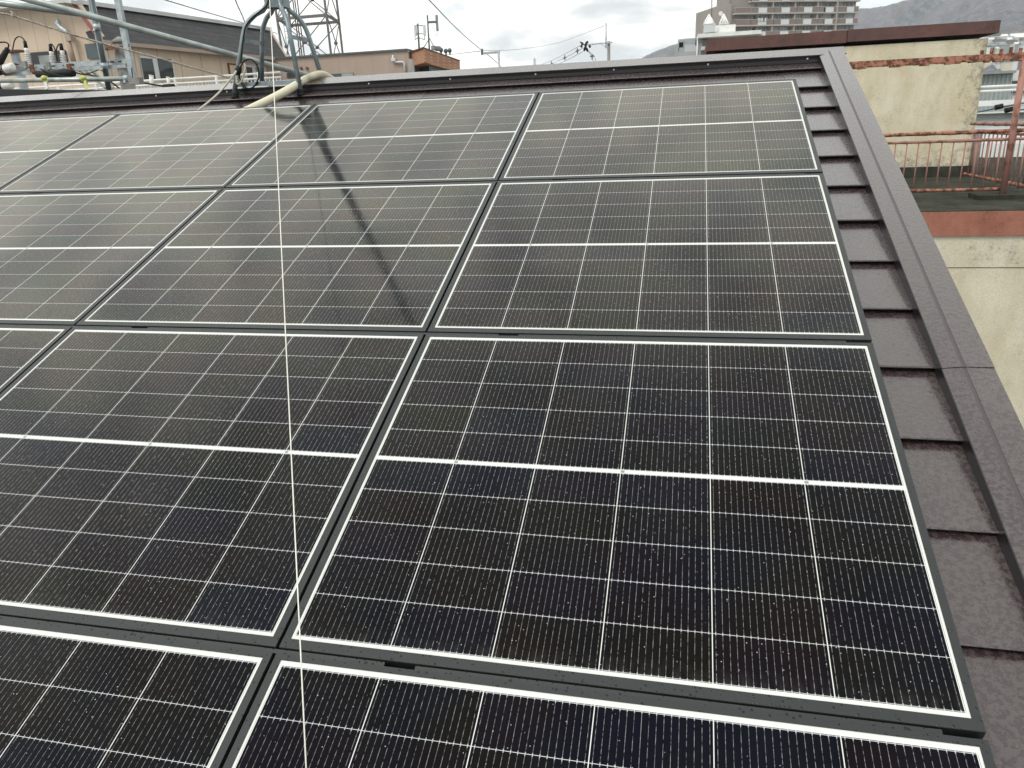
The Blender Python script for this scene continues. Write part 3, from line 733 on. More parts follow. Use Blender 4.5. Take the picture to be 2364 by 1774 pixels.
for k in range(-4,4):
    z=zb0_+k*st
    if k==-4: pass
    x0=0 if k<2 else fx(800)
    if k<2: x0=fx(645)
    b=MB();b.box((x0,-.05,z-.14),(fx(1545),1.5,z+.12));b.box((fx(1545)+.01,.25,z-.14),(FWd+.2,1.5,z+.12));sl=loc(b,'balcony_slab',M['aptl'])
    b=MB();b.box((x0,-.03,z+1.10),(fx(1545),.07,z+1.2));b.box((fx(1550),.27,z+1.10),(FWd+.15,.37,z+1.2));loc(b,'handrail',M['aptl'],sl)
    for a,c,q in segs_:
        if fx(a)<x0-.3: continue
        yy=0 if a<1545 else .3
        b=MB();b.box((fx(a),yy,z+.125),(fx(c),yy+.05,z+1.09));loc(b,'balcony_panel',M['aptb' if q=='b' else 'aptw'],sl)
    for a,c in ((815,880),(905,995),(1045,1120),(1135,1215),(1275,1340),(1365,1440),(1505,1560),(1575,1660),(1700,1770),(1800,1885)):
        if k in (-4,): continue
        b=MB();b.box((fx(a),1.42,z+.2),(fx(c),1.49,z+2.15));wf=loc(b,'window',M['frame_white'])
        b=MB();b.box((fx(a)+.08,1.40,z+.28),((fx(a)+fx(c))/2-.04,1.415,z+2.07));b.box(((fx(a)+fx(c))/2+.04,1.40,z+.28),(fx(c)-.08,1.415,z+2.07));loc(b,'pane',M['win' if (a+k)%3 else 'curtain'],wf)
    for a in (1025,1250,1480,1685):
        b=MB();b.box((fx(a)-.1,.1,z+.12),(fx(a)+.1,1.5,z+st-.14));loc(b,'partition',M['aptl'])
for i,(x,c) in enumerate(((875,'white'),(892,'curtain'),(908,'white'),(925,'pipedark'),(942,'white'),(958,'greyroof'))):
    b=MB();b.box((fx(x),-.12,zb0_-.0+.75),(fx(x+12),-.06,zb0_+1.4));tag(loc(b,'laundry',M[c]),'','') if False else loc(b,'laundry',M[c])
# white and grey building below it
M['gw']=mat('pale_grey_wall',(.47,.49,.50),.8,0,(.43,.45,.46),.3);M['gw2']=mat('mid_grey_wall',(.33,.36,.37),.8)
Yg=70
gw=thing('pale_office_building',(at(1600,120,Yg).x,Yg,GZ),'pale grey and white stepped building with twin white roof spires, left of the red coping','building')
pbg('wall',M['gw'],gw,1581,97,1760,Yg,9)
pb1('grey_band',M['gw2'],gw,1581,84,1760,96.7,Yg-.02,9)
b=MB();
for q in ((1565.5,91,1580.8,98),(1565.5,98,1567.5,112),(1577.5,98,1580.8,112),(1565.5,112,1580.8,260)): pbox(b,*q,Yg+.3,5)
b.build('side_frame',M['gw2'],gw)
pb1('lower_band',M['gw2'],gw,1565,119,1630,150,Yg-.1,.09)
pb1('roof_slab',M['white'],gw,1611,74,1757,83,Yg-1.2,10)
pb1('window',M['win'],gw,1605,91,1610,105,Yg-.05,.04)
pb1('window',M['win'],gw,1622,90,1640,107,Yg-.05,.04)
pb1('window',M['win'],gw,1618,118,1634,128,Yg-.15,.04)
pb1('balcony_front',M['white'],gw,1618,107,1640,115,Yg-.5,.1)
b=MB();b.tube([at(1610.5,84,Yg-.3),Vector((at(1610.5,84,Yg-.3).x,Yg-.3,at(1610.5,150,Yg-.3).z-3))],.06,6);b.build('rainwater_pipe',M['white'],gw)
pb1('penthouse',M['gw'],gw,1625,56,1652,75,Yg+1,4);pb1('tank_screen',M['white'],gw,1652,58,1698,75,Yg+.5,4)
for x0,xm,x1,yt,yb in ((1625,1637,1648,34,56),(1661,1671,1681,33,56)):
    t_=MB();p=at(x0,yb,Yg+1);q=at(x1,yb,Yg+1);a=at(xm,yt,Yg+2)
    mdl=Vector((p.x,p.y,p.z)),Vector((q.x,p.y,p.z)),Vector((q.x,p.y+2.2,p.z)),Vector((p.x,p.y+2.2,p.z)),Vector((a.x,p.y+1.1,a.z))
    for s in range(4): t_.tube([mdl[s],mdl[4]],.075,5);t_.tube([mdl[s],mdl[(s+1)%4]],.06,5)
    t_.add([mdl[0],mdl[3],mdl[4]],[(0,1,2)])
    if x0==1625: t_.add([mdl[0],mdl[1],mdl[4]],[(0,1,2)])
    else:
        for f_ in (.3,.5,.7): m0_=mdl[0].lerp(mdl[1],f_);t_.tube([m0_,m0_.lerp(mdl[4],.75 if f_!=.5 else .98)],.05,4)
    t_.build('roof_spire',M['white'],gw)
b=MB();c=at(1664,32,Yg+.4);b.tube([c+Vector((0,-.06,0)),c],[.15,.18],12);b.tube([c,at(1671,56,Yg+.4)],.03,5);b.build('satellite_dish',M['white'],gw)
b=MB();b.tube([at(1643,56,Yg+2),at(1643.5,-30,Yg+2)],.035,5);b.build('mast',M['pipedark'],gw)
b=MB();pbox(b,1651,63,1657,73,Yg+.2,.5);b.build('air_conditioner',M['frame_white'],gw)
# ---------------------------------------------------------------- utility poles in the middle distance
def pole_base(x,y,Y): p=at(x,y,Y);return Vector((p.x,p.y,GZ))
b=MB()
pa_=at(1405.5,96,62)
t1=thing('utility_pole',(pa_.x,62,GZ),'concrete utility pole with a thin mast and crossarm of black insulators, right of centre','utility pole')
b.tube([(pa_.x,62,GZ),(pa_.x,62,pa_.z)],[.18,.12],10);b.build('pole',M['conc'],t1)
b=MB();m0=at(1399.5,54,62);b.tube([(m0.x,61.9,m0.z),(m0.x,61.9,at(1400,112,62).z)],.05,6);b.build('top_mast',M['galv'],t1)
b=MB();b.beam(at(1356,104,61.8),at(1414,98.5,61.8),.08,.09);b.beam(at(1389,103,61.8),at(1403,113,61.8),.04,.04);b.build('crossarm',M['galv'],t1)
for i,(x,y,x2,y2) in enumerate(((1342,98,1346,104),(1356,95,1355,101),(1353,98,1352,110),(1341,105,1344,110),(1352,106,1348,119),(1353,110,1357,120),(1361,104,1362,111),(1339,97,1352,106))):
    b=MB();b.tube([at(x,y,61.8),at((x+x2)/2,(y+y2)/2,61.8),at(x2,y2,61.8)],[.05,.11 if i<7 else .04,.05],7);b.build('insulator',M['black'],t1)
t2=thing('angle_arm_pole',(at(1152,120,48).x,48,GZ),'grey pole with a right angled arm holding a wire, above the middle ridge','utility pole')
p=at(1151,119,48);b=MB();b.tube([(p.x,48,GZ),(p.x,48,p.z)],.065,8);b.build('pole',M['galv'],t2)
b=MB();b.beam(at(1111,124,48),at(1154,120.5,48),.1,.12);b.build('arm',M['galv'],t2)
b=MB();b.tube([at(1113,113,48),at(1113,127,48)],.07,8);b.build('insulator',M['pipedark'],t2)
def wire(pts,r,lab,n=5,m='pipedark'):
    b=MB();b.tube(smooth(px(pts),6),r,n);tag(b.build('overhead_wire',M[m]),lab,'wire')
wire([(975,-15,24),(1000,10,26),(1040,52,33),(1080,90,41),(1113,117,48)],.02,'grey wire sloping down from the top of the sky to the right angled arm')
wire([(1125,126,48),(1145,143,52),(1175,172,60)],.02,'short wire leaving the right angled arm down behind the ridge')
wire([(340,-12,20),(380,0,21),(470,27,25),(560,53,30),(640,78,40)],.018,'thin wire crossing the sky above the dark shingled roof')
wire([(540,-10,14),(548,12,14.3),(560,38,15),(570,66,16)],.012,'thin wire hanging beside the left antenna leg against the sky')
wire([(1110,118,48),(1060,124,60),(1000,130,75)],.02,'faint wire running left from the right angled arm')
wire([(1115,117,48),(1200,114,70),(1290,99,90),(1395,60,62)],.015,'faint long wire between the angled arm and the tall pole mast')
sp=thing('power_line',(at(1300,135,90).x,90,at(1300,135,90).z),'far three wire power line with cross shaped spacers, left of the black insulators','power line')
for o in (-9,0,8):
    b=MB();b.tube(px([(1240,158+o*.5,120),(1273,148+o*.8,110),(1304,134+o,100),(1345,112+o,80)]),.025,5);b.build('wire',M['pipedark'],sp)
for x,y,Y in ((1333,118,85),(1304,134,100),(1273,148,110)):
    b=MB();b.beam(at(x,y-6,Y),at(x,y+6,Y),.12,.12,(0,1,0));b.beam(at(x-4,y+1,Y),at(x+4,y-1,Y),.12,.12);b.build('spacer',M['pipedark'],sp)
sp2=thing('drop_line',(at(1366,130,70).x,70,at(1366,130,70).z),'thin drop wires with one cross shaped spacer under the black insulators','power line')
for o in (0,6):
    b=MB();b.tube(px([(1357+o*.3,118,64),(1366+o,130,72),(1371+o,146,90)]),.02,5);b.build('wire',M['pipedark'],sp2)
b=MB();b.beam(at(1367,126,70),at(1367,138,70),.1,.1,(0,1,0));b.beam(at(1362,131,70),at(1372,130,70),.1,.1);b.build('spacer',M['pipedark'],sp2)
b=MB();p=at(1234.5,154,400)
for s in (-1,1): b.tube([(p.x+s*1.1,400,p.z-8),(p.x+s*.3,400,at(1234.5,136,400).z)],.18,4)
for i in range(5): z=p.z+i*.9;b.beam((p.x-.9+.12*i,400,z),(p.x+.9-.12*i,400,z),.15,.15)
b.tube([(p.x,400,p.z),(p.x,400,at(1234.5,133,400).z)],.12,4)
tag(b.build('far_pylon',M['galv']),'tiny distant lattice pylon on the horizon just above the ridge','pylon')
# ---------------------------------------------------------------- tan flat roofed building with brick attic
def siding(name,c,step,dkl=.55):
    m,t,b=nodes(name);tc=N(t,'ShaderNodeTexCoord').outputs['Object'];sx=N(t,'ShaderNodeSeparateXYZ');t.links.new(tc,sx.inputs[0])
    l=math_(t,'LESS_THAN',math_(t,'FRACT',math_(t,'DIVIDE',math_(t,'ADD',sx.outputs[0],math_(t,'MULTIPLY',sx.outputs[1],.35)),step)),.035)
    f=ramp(t,noise(t,tc,1.4,5,.6,(1,1,.4)),.3,.7)
    col=mix(t,f,c,[x*.88 for x in c]);col=mix(t,l,col,[x*dkl for x in c])
    t.links.new(col,b.inputs['Base Color']);b.inputs['Roughness'].default_value=.85;return m
M['tan']=siding('tan_siding',(.62,.50,.385),.62)
M['pinktan']=siding('pinkish_tan_siding',(.40,.315,.26),.9,.8)
def brickmat():
    m,t,b=nodes('orange_brick');tc=N(t,'ShaderNodeTexCoord').outputs['Object']
    mp=N(t,'ShaderNodeMapping');mp.inputs['Rotation'].default_value=(R(90),0,0);t.links.new(tc,mp.inputs[0])
    br=N(t,'ShaderNodeTexBrick');br.inputs['Scale'].default_value=3.2;br.inputs['Color1'].default_value=(.42,.19,.09,1);br.inputs['Color2'].default_value=(.30,.12,.055,1);br.inputs['Mortar'].default_value=(.45,.33,.24,1);br.inputs['Mortar Size'].default_value=.03
    t.links.new(mp.outputs[0],br.inputs[0]);t.links.new(br.outputs[0],b.inputs['Base Color']);b.inputs['Roughness'].default_value=.85;return m
M['brick']=brickmat()
Y2=36
tb=thing('flat_roofed_building',(at(780,140,Y2).x,Y2,GZ),'pinkish tan flat roofed building with an orange brick clad end, behind the antenna mount','building')
def wpoly(P): return P
zt2_=(at(640,132,Y2).z+at(944,113.5,Y2).z)/2
xa2,xb2=at(560,140,Y2).x,at(944,140,Y2).x
b=MB();b.box((xa2,Y2,GZ),(xb2,Y2+9,zt2_-.08));b.build('wall',M['pinktan'],tb)
b=MB();b.box((xa2-.1,Y2-.1,zt2_-.08),(xb2-.02,Y2+9.1,zt2_));b.build('roof_edge',M['pipedark'],tb)
w_=pb1('window',M['greyroof'],tb,760,169,817,190,Y2-.04,.035)
pb1('pane',M['win'],sub(w_,tb),762,171,788,190,Y2-.07,.02);pb1('pane',M['greygreen'],sub(w_,tb),790,171,815,190,Y2-.07,.02)
w_=pb1('window',M['greyroof'],tb,660,166,713,178,Y2-.04,.035);pb1('pane',M['win'],sub(w_,tb),662,168,711,178,Y2-.07,.02)
for x in (694.5,708): 
    b=MB();c=at(x,158,Y2-.08);b.tube([c,c+Vector((0,.08,0))],.07,12);b.build('vent',M['rust'],tb)
b=MB();b.tube(px([(907,128),(907,138),(912,144),(930,143.5),(933,147),(935,175)],Y2-.1),.05,8);b.build('rainwater_pipe',M['frame_white'],tb)
b=MB();pbox(b,903,134,912,141,Y2-.2,.15);b.build('pipe_hopper',M['frame_white'],tb)
# brick attic: angled box
za=(at(978,112.5,Y2-1).z);zb2=at(978,147,Y2-1).z
c0=at(943.5,130,Y2+.6);c1=at(979,130,Y2-1.2);c2=at(1061,138,Y2+6.5);
zt3=at(979,112,Y2-1.2).z;zb3=at(979,145,Y2-1.2).z
c3=Vector((c2.x-(c1.x-c0.x),c2.y-(c1.y-c0.y)+0,0))
def quadbox(b,cs,z0,z1): b.hexa([Vector((c.x,c.y,z0)) for c in cs]+[Vector((c.x,c.y,z1)) for c in cs])
b=MB();quadbox(b,[c1,c2,c3,c0],zb3,zt3);at_=b.build('brick_attic',M['brick'],tb)
b=MB();k=lambda c,s:Vector((c.x+(s*( (c0.x+c2.x)/2-c.x)),c.y+(s*((c0.y+c2.y)/2-c.y)),0))
quadbox(b,[k(c,-.03) for c in (c1,c2,c3,c0)],zt3,zt3+.05);b.build('coping',M['coping'],tb)
b=MB();quadbox(b,[k(c,.35) for c in (c1,c2,c3,c0)],GZ,zb3);b.build('recessed_wall',M['pipedark'],tb)
b=MB();e1=at(1031,155,Y2+4.0);b.box((e1.x,e1.y,GZ),(at(1052,155,Y2+4).x,e1.y+2,zb3-.01));b.build('end_wall',M['pinktan'],tb)
b=MB();cc=at(970,110,Y2+1);zz=zt3+.05
# rooftop antennas
def mast(x,Y,yt,yb,r,lab):
    t_=thing('rooftop_antenna',(at(x,yb,Y).x,Y,zz),lab,'antenna');p=at(x,yb,Y);b=MB();b.tube([(p.x,Y,zz-.05),(p.x+.02,Y,at(x,yt,Y).z)],r,7);b.build('mast',M['pipedark'],t_);return t_,p
t_,p=mast(967.5,Y2+1.2,55,112,.045,'rooftop mast with two white panel antennas, on the brick clad end')
for x in (958,979):
    b=MB();pbox(b,x-2.2,58,x+2.2,83,Y2+1.1,.12);b.build('panel_antenna',M['frame_white'],t_)
    b=MB();b.tube(px([(x,60),(967,59)],Y2+1.2),.02,5);b.tube(px([(x,79),(967,78)],Y2+1.2),.02,5);b.build('bracket',M['pipedark'],t_)
    b=MB();b.tube(smooth(px([(x,83),(x+1,92),(967+(-3 if x<967 else 3),88),(967,95)],Y2+1.1)),.018,5);b.build('cable',M['pipedark'],t_)
t_,p=mast(991,Y2+1.8,35,113,.04,'taller rooftop mast with one slim grey panel antenna, right of the twin panel mast')
b=MB();pbox(b,1006,35,1010.5,72,Y2+1.8,.1);b.build('panel_antenna',M['greyroof'],t_)
b=MB();b.beam(at(989,52,Y2+1.8),at(1007,51,Y2+1.8),.06,.1);b.build('bracket',M['pipedark'],t_)
b=MB();b.tube(px([(992,89),(978,110)],Y2+1.8),.02,5);b.tube(px([(992,89),(1001,107)],Y2+1.8),.02,5);b.build('stay',M['pipedark'],t_)
b=MB();b.tube(smooth(px([(996,62),(1002,67),(1005,80),(1009,82),(1009,72)],Y2+1.8)),.012,5);b.build('cable',M['curtain'],t_)
bx_=thing('rooftop_equipment',(at(1010,112,Y2+2.6).x,Y2+2.6,zz),'grey boxes and dark brackets on the brick clad end','equipment')
pb1('cabinet',M['greyroof'],bx_,995,106,1003,115,Y2+2.6,.4);pb1('cabinet',M['greyroof'],bx_,1003,107,1013,117,Y2+3,.4)
for x,y in ((1018,116),(1029,118),(1038,117)):
    b=MB();Yq=Y2+3.6+(x-1018)*.07;b.beam(at(x,y-4,Yq-1),at(x+1,y+10,Yq-1),.07,.07,(0,1,0));b.ball(at(x,y,Yq-1),.12,1,6);b.build('bracket',M['pipedark'],bx_)
b=MB();p=at(948.5,137,Y2-2.5);b.tube([(p.x,p.y,GZ),(p.x,p.y,p.z)],[.16,.13],10)
tag(b.build('concrete_post',M['conc']),'short grey concrete pole top in front of the orange brick end','pole')
# ---------------------------------------------------------------- lattice tower
lt=thing('lattice_tower',(at(720,125,44).x,44,zt2_),'rust stained steel lattice tower rising behind the antenna mount','tower')
M['lattice']=mat('weathered_lattice_steel',(.135,.135,.135),.75,0,(.13,.085,.065),1.5,.55,.7)
zbt=zt2_-2
def leg_at(xt,yt,xb,yb,Y): 
    a=at(xb,yb,Y);c=at(xt,yt,Y);d=(c-a)/(c.z-a.z);return lambda z:a+d*(z-a.z)
LG=[leg_at(636,20,652,125,42),leg_at(749,0,764,123,42),leg_at(777,0,791,123,44.8),leg_at(664,0,676,123,44.8)]
lv=[zt2_]
zg=at(760,35,42).z;dz=zg-zt2_
levels=[zt2_,zt2_+dz,zt2_+2*dz,zt2_+3*dz]
for f_ in LG:
    b=MB();b.beam(f_(zt2_-.3),f_(levels[-1]),.10,.10,(0,1,0));b.build('leg',M['lattice'],lt)
for i in range(3):
    z0,z1=levels[i],levels[i+1]
    for k_ in range(4):
        A_,B2=LG[k_],LG[(k_+1)%4]
        b=MB();b.beam(A_(z0),B2(z1),.045,.045);b.beam(B2(z0)+Vector((0,.05,0)),A_(z1)+Vector((0,.05,0)),.045,.045)
        b.ball((A_(z0)+B2(z1))/2,.13,.8,6);b.build('cross_brace',M['lattice'],lt)
        b=MB();b.beam(A_(z1),B2(z1),.07,.16);b.build('girder',M['lattice'],lt)
for dx_ in (680,684.5,690):
    a=at(dx_+12,120,43.3);b=MB();b.tube([(a.x,43.3,zt2_-.2),(a.x-.1,43.3,levels[-1])],.035,6);b.build('pipe',M['lattice'],lt)
b=MB();a=at(664,120,43)
for o in (0,.32): b.tube([(a.x+o,43,zt2_-.2),(a.x+o-.1,43,levels[-1])],.018,5)
z=zt2_
while z<levels[-1]: b.tube([(a.x-.0,43,z),(a.x+.32,43,z)],.014,4);z+=.35
b.build('ladder',M['galv'],lt)
# ---------------------------------------------------------------- tan house with dark mansard roof
hb=thing('tan_house',(at(240,100,26).x,26,GZ),'tan panelled house with a steep dark shingled roof, left behind the scaffolding','house')
def darkshingle():
    m,t,b=nodes('old_dark_shingle');tc=N(t,'ShaderNodeTexCoord').outputs['Object'];sx=N(t,'ShaderNodeSeparateXYZ');t.links.new(tc,sx.inputs[0])
    l=math_(t,'LESS_THAN',math_(t,'FRACT',math_(t,'DIVIDE',sx.outputs[2],.245)),.17)
    f=ramp(t,noise(t,tc,1.6,6,.7),.45,.7);f2=ramp(t,noise(t,tc,7,4,.7,(1,1,.35)),.55,.75)
    c=mix(t,f,(.020,.021,.025),(.045,.043,.042));c=mix(t,math_(t,'MULTIPLY',f2,.5),c,(.10,.092,.072));c=mix(t,math_(t,'MULTIPLY',l,.85),c,(.006,.006,.007))
    t.links.new(c,b.inputs['Base Color']);b.inputs['Roughness'].default_value=.8;bump(t,b,noise(t,tc,12,4),.5,.03);return m
M['shing']=darkshingle()
# corner of the two walls
C0=at(238,110,26);C1=at(655,150,37.5)
zE0=at(238,88,25.6).z;zE1=at(655,134,37.3).z;zE=(zE0+zE1)/2
xg=at(-260,80,26).x
# gable wall polygon
Gz=[(-260,60),(-120,40),(0,24),(163,9),(178,11),(236,92)]
P=[Vector((at(x,y,26).x,26,at(x,y,26).z)) for x,y in Gz]
P=[Vector((P[0].x,26,GZ))]+P+[Vector((C0.x,26,P[-1].z)),Vector((C0.x,26,GZ))]
b=MB();b.prism(P[::-1],(0,.3,0));b.build('gable_wall',M['tan'],hb)
b=MB();Q=[at(x,y,25.7) for x,y in ((-260,56),(-120,36),(0,20),(163,5),(178,7))]
for a_,c__ in zip(Q,Q[1:]): b.beam(a_,c__,.6,.12)
b.build('verge_board',M['offwhite'],hb)
b=MB();b.beam(at(170,9,25.8),at(224,82,25.8),.09,.12);b.build('red_trim',M['red'],hb)
wd_=Vector((C1.x-C0.x,C1.y-C0.y,0)).normalized();nn=Vector((-wd_.y,wd_.x,0))
zEl=(at(310,103,28).z)
b=MB();b.hexa([Vector((C0.x,26,GZ)),Vector((C1.x,C1.y,GZ)),Vector((C1.x,C1.y,GZ))+nn*7,Vector((C0.x,26,GZ))+nn*7,Vector((C0.x,26,zE0-.1)),Vector((C1.x,C1.y,zE1-.05)),Vector((C1.x,C1.y,zE1-.05))+nn*7,Vector((C0.x,26,zE0-.1))+nn*7])
b.build('wall',M['tan'],hb)
# steep roof: eave line proud of wall, ridge line set back
E0=at(223,92,25.6);E1=at(664,136,37.0)
T0=at(172,9,27.2);T1=at(623,72,39.6)
th_=nn*.25
b=MB();bk=nn*.35;b.hexa([E0,E1,E1+bk,E0+bk,T0,T1,T1+bk*.5,T0+bk*.5]);b.build('roof',M['shing'],hb)
b=MB();b.beam(E0-Vector((0,0,.06)),E1-Vector((0,0,.06)),.14,.14);b.build('eave_gutter',M['pinktan'],hb)
b=MB();b.beam(T0+Vector((0,0,.08)),T1+Vector((0,0,.08)),.3,.16);b.build('roof_ridge',M['offwhite'],hb)
b=MB();b.beam(T1,E1,.10,.10);b.build('roof_verge',M['pinktan'],hb)
def onwall(x,y,off=.05):
    d=ray(x,y);n_=-nn;P0=Vector((C0.x,26,0))+n_*off;t=(P0-CAM).dot(n_)/d.dot(n_);return CAM+d*t
def wquad(x0,y0,x1,y1,off,th=.03):
    a=onwall(x0,y0,off);c=onwall(x1,y1,off);p=[Vector((a.x,a.y,c.z)),Vector((c.x,c.y,c.z)),Vector((c.x,c.y,a.z)),Vector((a.x,a.y,a.z))]
    b=MB();b.prism(p,nn*th);return b
for x0,y0,x1,y1 in ((322,129,407,188),(566,150,616,195)):
    w_=wquad(x0,y0,x1,y1,.05).build('window',M['frame_white'],hb);h_=sub(w_,hb);xm=(x0+x1)/2-3
    wquad(x0+3,y0+5,xm-1,y1-3,.075,.02).build('pane',M['win'],h_);wquad(xm+2,y0+5,x1-3,y1-3,.075,.02).build('pane',M['greyroof'] if x0>500 else M['win'],h_)
wquad(526,146,562,197,.05).build('door_frame',M['rust'],hb);wquad(530,150,560,197,.075,.02).build('door',M['tan'],hb)
# gable details
pb1('dark_recess',M['roofmetal_dark'],hb,68,119,152,150,25.9,.08);pb1('recess_louvre',M['greyroof'],hb,90,128,120,148,25.86,.03)
pb1('dark_opening',M['pipedark'],hb,198,101,226,136,25.9,.08)
b=MB();b.tube(smooth(px([(137,50),(134,53),(131,57)],25.7)),.09,8);b.tube(smooth(px([(132,55),(140,64),(152,73),(156,80)],25.7)),.10,8)
b.build('flue_cowl',M['galv'],hb)
b=MB();pbox(b,150,79,162,95,25.6,.25);b.tube([at(157,95,25.7),at(170,142,25.7)],.1,8);b.build('rainwater_pipe',M['pinktan'],hb)
b=MB();pbox(b,246,68,252,79,25,.3);b=None
# white balcony fence in front of the tan house
Yw=17.5
wf=thing('white_fence',(at(300,190,Yw).x,Yw,at(300,215,Yw).z),'white metal balcony fence in front of the tan house, behind the ridge','fence')
zf=(at(330,177,Yw).z+at(520,186,Yw).z)/2;zl=(at(330,190,Yw).z+at(520,199,Yw).z)/2
xf0,xf1=at(-60,190,Yw).x,at(650,190,Yw).x
for z_,r_ in ((zf,.028),(zl+.02,.028)):
    b=MB();b.tube([(xf0,Yw,z_),(xf1,Yw,z_)],r_,8);b.build('rail',M['white'],wf)
n=0;x=xf0+.3
while x<xf1:
    b=MB();b.box((x-.03,Yw-.03,zl-1.2),(x+.03,Yw+.03,zf+.04));b.build('post',M['white'],wf);x+=1.25
x=xf0
while x<xf1 and n<96:
    b=MB();b.box((x-.012,Yw-.01,zl-1.0),(x+.012,Yw+.01,zl));b.build('slat',M['offwhite'],wf);x+=.105;n+=1
pb_=MB();pb_.box((xf0,Yw+.2,GZ),(xf1,Yw+3,zl-.9));pb_.build('balcony_base',M['offwhite'],wf)
for (x,y0,y1,r_) in ((349,174,206,.05),(388,178,206,.04)):
    b=MB();b.tube([at(x,y0,15),at(x+3,y1+8,15)],r_,8);b.tube([at(x,y0,15),at(x,y0+1.5,15)],r_*1.15,8)
    tag(b.build('white_post',M['white']),'short white post %s'%('nearest the grey channel posts, before the white fence' if x<360 else 'with curled top, second from the grey channel posts'),'post')
b=MB();b.tube(px([(320,190,14.5),(380,200,14.5),(430,203,14.5)]),.022,6);b.tube(px([(378,200,14.5),(402,199,14.5)]),.05,8)
tag(b.build('black_cable',M['black']),'black cable with a thick joint strung low in front of the white fence','cable')
# ---------------------------------------------------------------- scaffold pipes
def pipe(pts,r,lab,name='scaffold_pipe',m='pipe',clamps=(),n=12):
    t_=thing(name,px([pts[0]])[0],lab,'scaffold pipe');b=MB();P=px(pts)
    b.tube(P,r,n);b.build('tube',M[m],t_)
    for s in clamps:
        c=P[0].lerp(P[-1],s);d=(P[-1]-P[0]).normalized();b=MB();b.tube([c-d*.03,c+d*.03],r*1.45,10);b.tube([c+Vector((0,-r*1.2,-.02)),c+Vector((0,-r*2.2,-.05))],.012,6);b.build('clamp',M['galv'],t_)
    return t_
pipe([(-40,-30,3.0),(790,196,5.3)],.0243,'long galvanised scaffold pipe slanting down across the left to behind the antenna mount')
pipe([(-60,0,3.4),(218,36,3.95)],.0243,'shorter galvanised scaffold pipe ending at the dark upright, upper left')
pipe([(-60,188,5.6),(298,182,5.6)],.0243,'horizontal greenish scaffold pipe low on the left with yellow ties',m='pipe',clamps=(.985,))
pipe([(205,-30,5.9),(253,215,5.9)],.028,'dark vertical scaffold upright with clamps beside the grey channel posts',m='pipedark',clamps=(.37,.74))
pipe([(66,-20,7),(68,0,7),(72,8,7)],.02,'short stub of a scaffold pipe at the very top left of the photo')
# ties
for i,(x,lab,m,yb) in enumerate(((103,'frayed yellow tie knotted at the left of the horizontal pipe with a white strap','white',206),(194,'yellow green strap knotted round the horizontal pipe, right of the other tie','yellow',214))):
    t_=thing('strap',at(x,184,5.55),lab,'strap')
    b=MB();P=[]
    for k in range(9): a=k/8*6.28;P.append(at(x+2*math.sin(a*2),184,5.6)+Vector((.01*math.sin(a*3),.034*math.cos(a),.034*math.sin(a))))
    b.tube(P,.012,6);b.ball(at(x-1,181,5.52),.03,.8,7);b.ball(at(x+4,190,5.53),.022,1,6);b.build('knot',M['yellow'],t_)
    b=MB();a=at(x+1,188,5.52);c=at(x+(6 if i==0 else 9),yb,5.3 if i else 5.5);b.beam(a,c,.038,.012,(0,1,0));b.build('tail',M[m],t_)
# ---------------------------------------------------------------- utility pole with crossarm and insulators
YP=9.2
up=thing('transformer_pole',(at(277,150,YP).x,YP,GZ),'concrete utility pole with steel channel posts, crossarm and white ribbed insulators, left edge','utility pole')
p=at(277,100,YP);b=MB();b.tube([(p.x,YP,GZ),(p.x,YP,p.z)],[.16,.105],16);b.tube([(p.x,YP,p.z),(p.x,YP,p.z+.05),(p.x,YP,p.z+.09)],[.12,.09,.02],16)
b.build('pole',M['conc'],up)
def channel(P,Q,w,d,nm='channel_post',flip=False):
    P=Vector(P);Q=Vector(Q);b=MB();b.beam(P,Q,w,.006,(0,1,0));
    dd=(Q-P).normalized();sx=dd.cross(Vector((0,1,0))).normalized()
    uz=sx.cross(dd)
    for s in (-1,1):
        o=sx*s*(w/2-.003)+Vector((0,d/2,0));b.beam(P+o,Q+o,.006,d,(0,1,0))
    return b
z_b=at(315,192,8.4).z
a=at(307,192,8.4);top_=at(286,0,8.4)
b=channel((a.x,8.4,z_b),(a.x-.02,8.4,top_.z+.8),.085,.05);cp_=b.build('channel_post',M['galv'],up)
for yy in (105,118,160,166,170,178):
    b=MB();c=Vector((at(306-(192-yy)*.11,yy,8.4).x+.015,8.394,at(306,yy,8.4).z));b.box(c-Vector((.007,.001,.02)),c+Vector((.007,.001,.02)));b.build('slot',M['black'],sub(cp_,up))
a2=at(245,180,8.7);b=channel((a2.x,8.7,at(245,200,8.7).z),(a2.x-.02,8.7,at(232,0,8.7).z+.8),.085,.05);cp2=b.build('channel_post',M['galv'],up)
b=MB();b.box((at(300,185,8.3).x,8.25,at(300,196,8.3).z),(at(326,185,8.3).x,8.35,at(300,181,8.3).z));b.build('end_plate',M['conc'],up)
zc=(at(60,157,YP-.3).z+at(290,142,YP-.3).z)/2
x0,x1=at(20,157,YP-.3).x,at(300,142,YP-.3).x
b=channel((x0,YP-.3,zc),(x1,YP-.3,zc),.075,.04);ca=b.build('crossarm',M['galv'],up)
b=MB();b.box((x0,YP-.42,zc-.105),(x1,YP-.35,zc-.095));b.box((x0,YP-.42,zc-.095),(x1,YP-.412,zc-.055));b.build('lower_angle',M['galv'],sub(ca,up))
for xx in (66,80,119,124,144,158,168,225,244,250,276):
    b=MB();c=at(xx,150,YP-.32);lw=.028 if xx in (66,119,276) else .009;b.box((c.x-lw,YP-.306,zc-.009),(c.x+lw,YP-.304,zc+.009));b.build('slot',M['black'],sub(ca,up))
for xx in (168,262):
    b=MB();c=at(xx,150,YP-.3);b.tube([(c.x,YP-.35,zc),(c.x,YP-.30,zc)],.017,6);b.build('bolt',M['rust'],sub(ca,up))
xs=at(40,150,YP-.1).x
